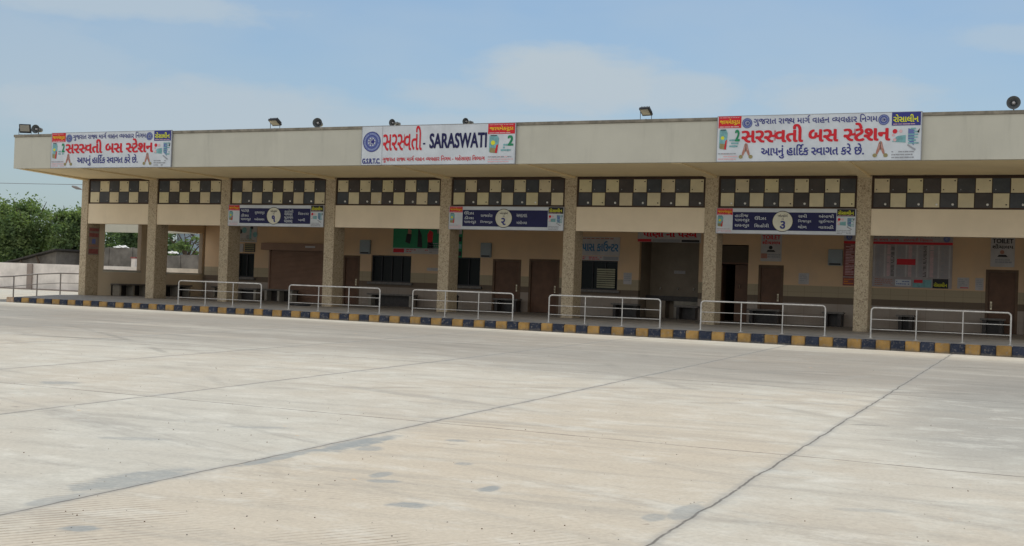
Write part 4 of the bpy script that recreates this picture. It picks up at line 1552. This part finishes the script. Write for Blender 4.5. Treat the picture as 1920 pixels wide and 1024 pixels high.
# ================================================================== LEFT BACKGROUND
t = thing("boundary_wall", "low pinkish plastered boundary wall left of the bus station", "wall", (-56, 50.6, .1))
box_part("wall_run", t, -95, -38.5, 50.65, 50.85, -.1, 1.55, M_BWALL)
for xx in (-76.5, -64.4, -52.3, -40.2):
    box_part("pier", t, xx - .18, xx + .18, 50.55, 50.64, -.1, 1.53, M_BPIER)
box_part("plinth", t, -95, -38.5, 50.60, 50.647, -.1, .16, M_BPIER)

t = thing("compound_wall", "tall weathered grey concrete wall seen through the side openings", "wall", (-50, 60, .1))
b = MB()
x = -57.2
while x < -36:
    h = 2.72 + random.uniform(-.05, .05) if x < -51.5 else 2.42 + random.uniform(-.08, .05)
    b.box(x, x + 1.78, 60, 60.18, -.1, h, M_CWALL)
    b.box(x + 1.78, x + 1.9, 59.96, 60.22, -.1, h + .04, M_CWALL)
    x += 1.903
b.build("wall_panels", t)

t = thing("shed", "grey shed with a dark sloping sheet roof behind the boundary wall", "shed", (-59.5, 58.5, .1))
b = MB()
v = [(-62.2, 57.6, -.1), (-57.4, 57.6, -.1), (-57.4, 57.6, 2.36), (-62.2, 57.6, 1.30),
     (-62.2, 61.0, -.1), (-57.4, 61.0, -.1), (-57.4, 61.0, 2.36), (-62.2, 61.0, 1.30)]
b.mesh(v, [(0, 1, 2, 3), (5, 4, 7, 6), (1, 5, 6, 2), (4, 0, 3, 7)], M_CWALL)
b.build("wall", t)
b = MB()
v = [(-62.5, 57.1, 1.25), (-57.0, 57.1, 2.46), (-57.0, 61.3, 2.46), (-62.5, 61.3, 1.25)]
v += [(p[0], p[1], p[2] + .09) for p in v]
b.mesh(v, [(0, 3, 2, 1), (4, 5, 6, 7), (0, 1, 5, 4), (1, 2, 6, 5), (2, 3, 7, 6), (3, 0, 4, 7)], M_SHEET)
b.build("roof", t)
for xx, zt in ((-59.9, 1.78), (-58.6, 2.06)):
    b = MB()
    b.tube([(xx, 57.3, -.1), (xx + .1, 57.3, zt - .4), (xx - .1, 57.25, zt)], [.09, .08, .06], M_BARK, 7)
    b.build("prop", t)

for x, y, z, sx, lab in [(-54.4, 60.1, 2.74, .5, "crumpled white plastic sheet on the concrete wall, seen through the first side opening"),
                         (-50.3, 60.1, 2.46, .3, "crumpled white plastic sheet on the concrete wall, seen through the second side opening")]:
    bm = bmesh.new()
    bmesh.ops.create_icosphere(bm, subdivisions=3, radius=1)
    for v_ in bm.verts:
        nn = 1 + .4 * math.sin(6 * v_.co.x + 3 * v_.co.z) * math.cos(5 * v_.co.y + x)
        v_.co = Vector((v_.co.x * sx * nn, v_.co.y * .22 * nn, max(v_.co.z, -.1) * .13 * nn))
    bm.verts.index_update()
    b = MB()
    b.mesh([v_.co + Vector((x, y, z + .04)) for v_ in bm.verts], [[q.index for q in f.verts] for f in bm.faces], M_PLASTIC)
    bm.free()
    tag(b.build("plastic_sheet", origin=(x, y, z)), lab, "plastic sheet", "plastic sheets on the concrete wall")

t = thing("gate_post", "short pinkish post standing before the concrete wall, seen through the first side opening", "post", (-48.8, 55, .1))
box_part("shaft", t, -48.95, -48.65, 54.9, 55.2, -.1, 2.05, M_BWALL, .01)
box_part("cap", t, -48.99, -48.61, 54.86, 55.24, 2.052, 2.14, M_FADED, .01)

# blue painted house glimpsed through the second opening
t = thing("blue_house", "pale blue painted house behind the concrete wall, seen through the second side opening", "house", (-64.5, 82, .1))
b = MB()
b.box(-66.6, -60.5, 80, 86, -.1, 4.9, M_BHOUSE)
b.build("wall", t)
b = MB()
b.box(-66.9, -60.2, 79.6, 86.3, 4.903, 5.1, M_FASCIA)
b.build("roof", t)
# overhead cable and far street lamp
b = MB()
pts = []
for k in range(25):
    u = k / 24
    pts.append((-110 + 65 * u, 70, 8.9 - 1.3 * u - 1.1 * 4 * u * (1 - u) * .35))
b.tube(pts, .022, M_WIRE, 5)
tag(b.build("overhead_cable", origin=(-75, 70, 8.3)), "thin overhead cable crossing the sky left of the building", "cable")
t = thing("street_lamp", "distant street lamp arm just showing left of the first pillar", "street lamp", (-61.9, 65, .1))
b = MB()
b.tube([(-61.9, 65, 0), (-61.9, 65, 3.5), (-61.9, 65, 6.5)], [.09, .075, .06], M_STEELD, 8)
b.build("pole", t)
b = MB()
b.tube([(-61.9, 65, 6.45), (-62.1, 65, 6.75), (-62.8, 65, 6.95)], .035, M_STEELD, 6)
b.build("arm", t)
b = MB()
b.tube([(-62.7, 65, 6.93), (-63.1, 65, 7.03), (-63.5, 65, 7.13)], [.05, .12, .07], M_STEELD, 8)
b.build("lamp_head", t)


# ------------------------------------------------------------------ trees
def tree(x, y, h, cw, lab, m_leaf, nclump=60, nleaf=110, leaf=.13, seed=1, z0=.1, bare=False, low=.06):
    rn = random.Random(seed)
    t = thing("tree", lab, "tree", (x, y, z0))
    th = h * .38
    b = MB()
    lean = rn.uniform(-.3, .3)
    fork = Vector((x + lean, y, z0 + th))
    b.tube([(x, y, z0 - .2), (x + lean * .4, y, z0 + th * .5), fork], [.2 * h / 7, .15 * h / 7, .12 * h / 7], M_BARK, 8)
    tips = []
    for k in range(8):
        a = 2 * math.pi * k / 8 + rn.uniform(-.3, .3)
        rr = cw * .5 * rn.uniform(.45, .85)
        e = Vector((x + lean + rr * math.cos(a), y + rr * math.sin(a), z0 + h * rn.uniform(.55, .9)))
        mid = fork.lerp(e, .5) + Vector((rn.uniform(-.2, .2), rn.uniform(-.2, .2), .25))
        b.tube([fork, mid, e], [.09 * h / 7, .06 * h / 7, .02], M_BARK, 6)
        tips.append(e)
        if bare:
            for q in range(5):
                st = fork.lerp(e, rn.uniform(.4, 1))
                e2 = st + Vector((rn.uniform(-1, 1), rn.uniform(-1, 1), rn.uniform(-.2, .9)))
                b.tube([st, st.lerp(e2, .5) + Vector((0, 0, .1)), e2], [.035, .025, .01], M_BARK, 5)
    b.build("trunk", t)
    b = MB()
    zc = z0 + h * (.5 + low * .5)
    for c in range(nclump):
        # clump centres fill an uneven dome
        while True:
            p = Vector((rn.uniform(-1, 1), rn.uniform(-1, 1), rn.uniform(-1, 1)))
            if .15 < p.length < 1:
                break
        p = p * (p.length ** -.35)
        lump = .80 + .26 * math.sin(3 * p.x + seed) * math.cos(4 * p.y + 2 * p.z + seed)
        cc = Vector((x + lean + p.x * cw * .5 * lump, y + p.y * cw * .5 * lump, zc + p.z * h * (.5 - low * .5) * .92 * lump))
        rad = cw * rn.uniform(.07, .15)
        nl = int(nleaf * rn.uniform(.5, 1.2))
        for q in range(nl):
            d = Vector((rn.gauss(0, 1), rn.gauss(0, 1), rn.gauss(0, .75))) * rad * .62
            ce = cc + d
            if ce.z > z0 + h:
                ce.z = z0 + h - rn.uniform(0, .2)
            u = Vector((rn.uniform(-1, 1), rn.uniform(-1, 1), rn.uniform(-.7, .7))).normalized()
            v_ = u.orthogonal().normalized()
            v_ = (Matrix.Rotation(rn.uniform(0, 6.28), 3, u) @ v_)
            s1, s2 = leaf * rn.uniform(.7, 1.4), leaf * rn.uniform(.35, .7)
            b.face([ce - u * s1, ce + v_ * s2, ce + u * s1, ce - v_ * s2], m_leaf)
    b.build("crown", t)


tree(-82.5, 76, 7.2, 6.5, "broad green tree cut by the left edge of the picture", M_LEAF2, 80, 182, seed=3)
tree(-77.4, 74, 7.5, 5.4, "tallest leafy green tree left of the station behind the boundary wall", M_LEAF1, 95, 182, seed=5)
tree(-73.0, 75, 7.1, 4.6, "rounded green tree right beside the first pillar", M_LEAF1, 85, 182, seed=8)
tree(-76.5, 86, 6.7, 7.5, "darker tree standing behind the tallest green tree", M_LEAF2, 80, 154, seed=11)
tree(-68.6, 79, 6.0, 6.0, "dark green tree seen through the first side opening", M_LEAF2, 90, 168, seed=14, low=.15)
tree(-57.3, 70, 5.4, 3.0, "sparse tree with bare branches seen through the second side opening", M_LEAF1, 14, 70, seed=17, bare=True)
tree(-90.5, 84, 6.9, 8.0, "wide tree farthest left behind the boundary wall", M_LEAF2, 70, 154, seed=21)
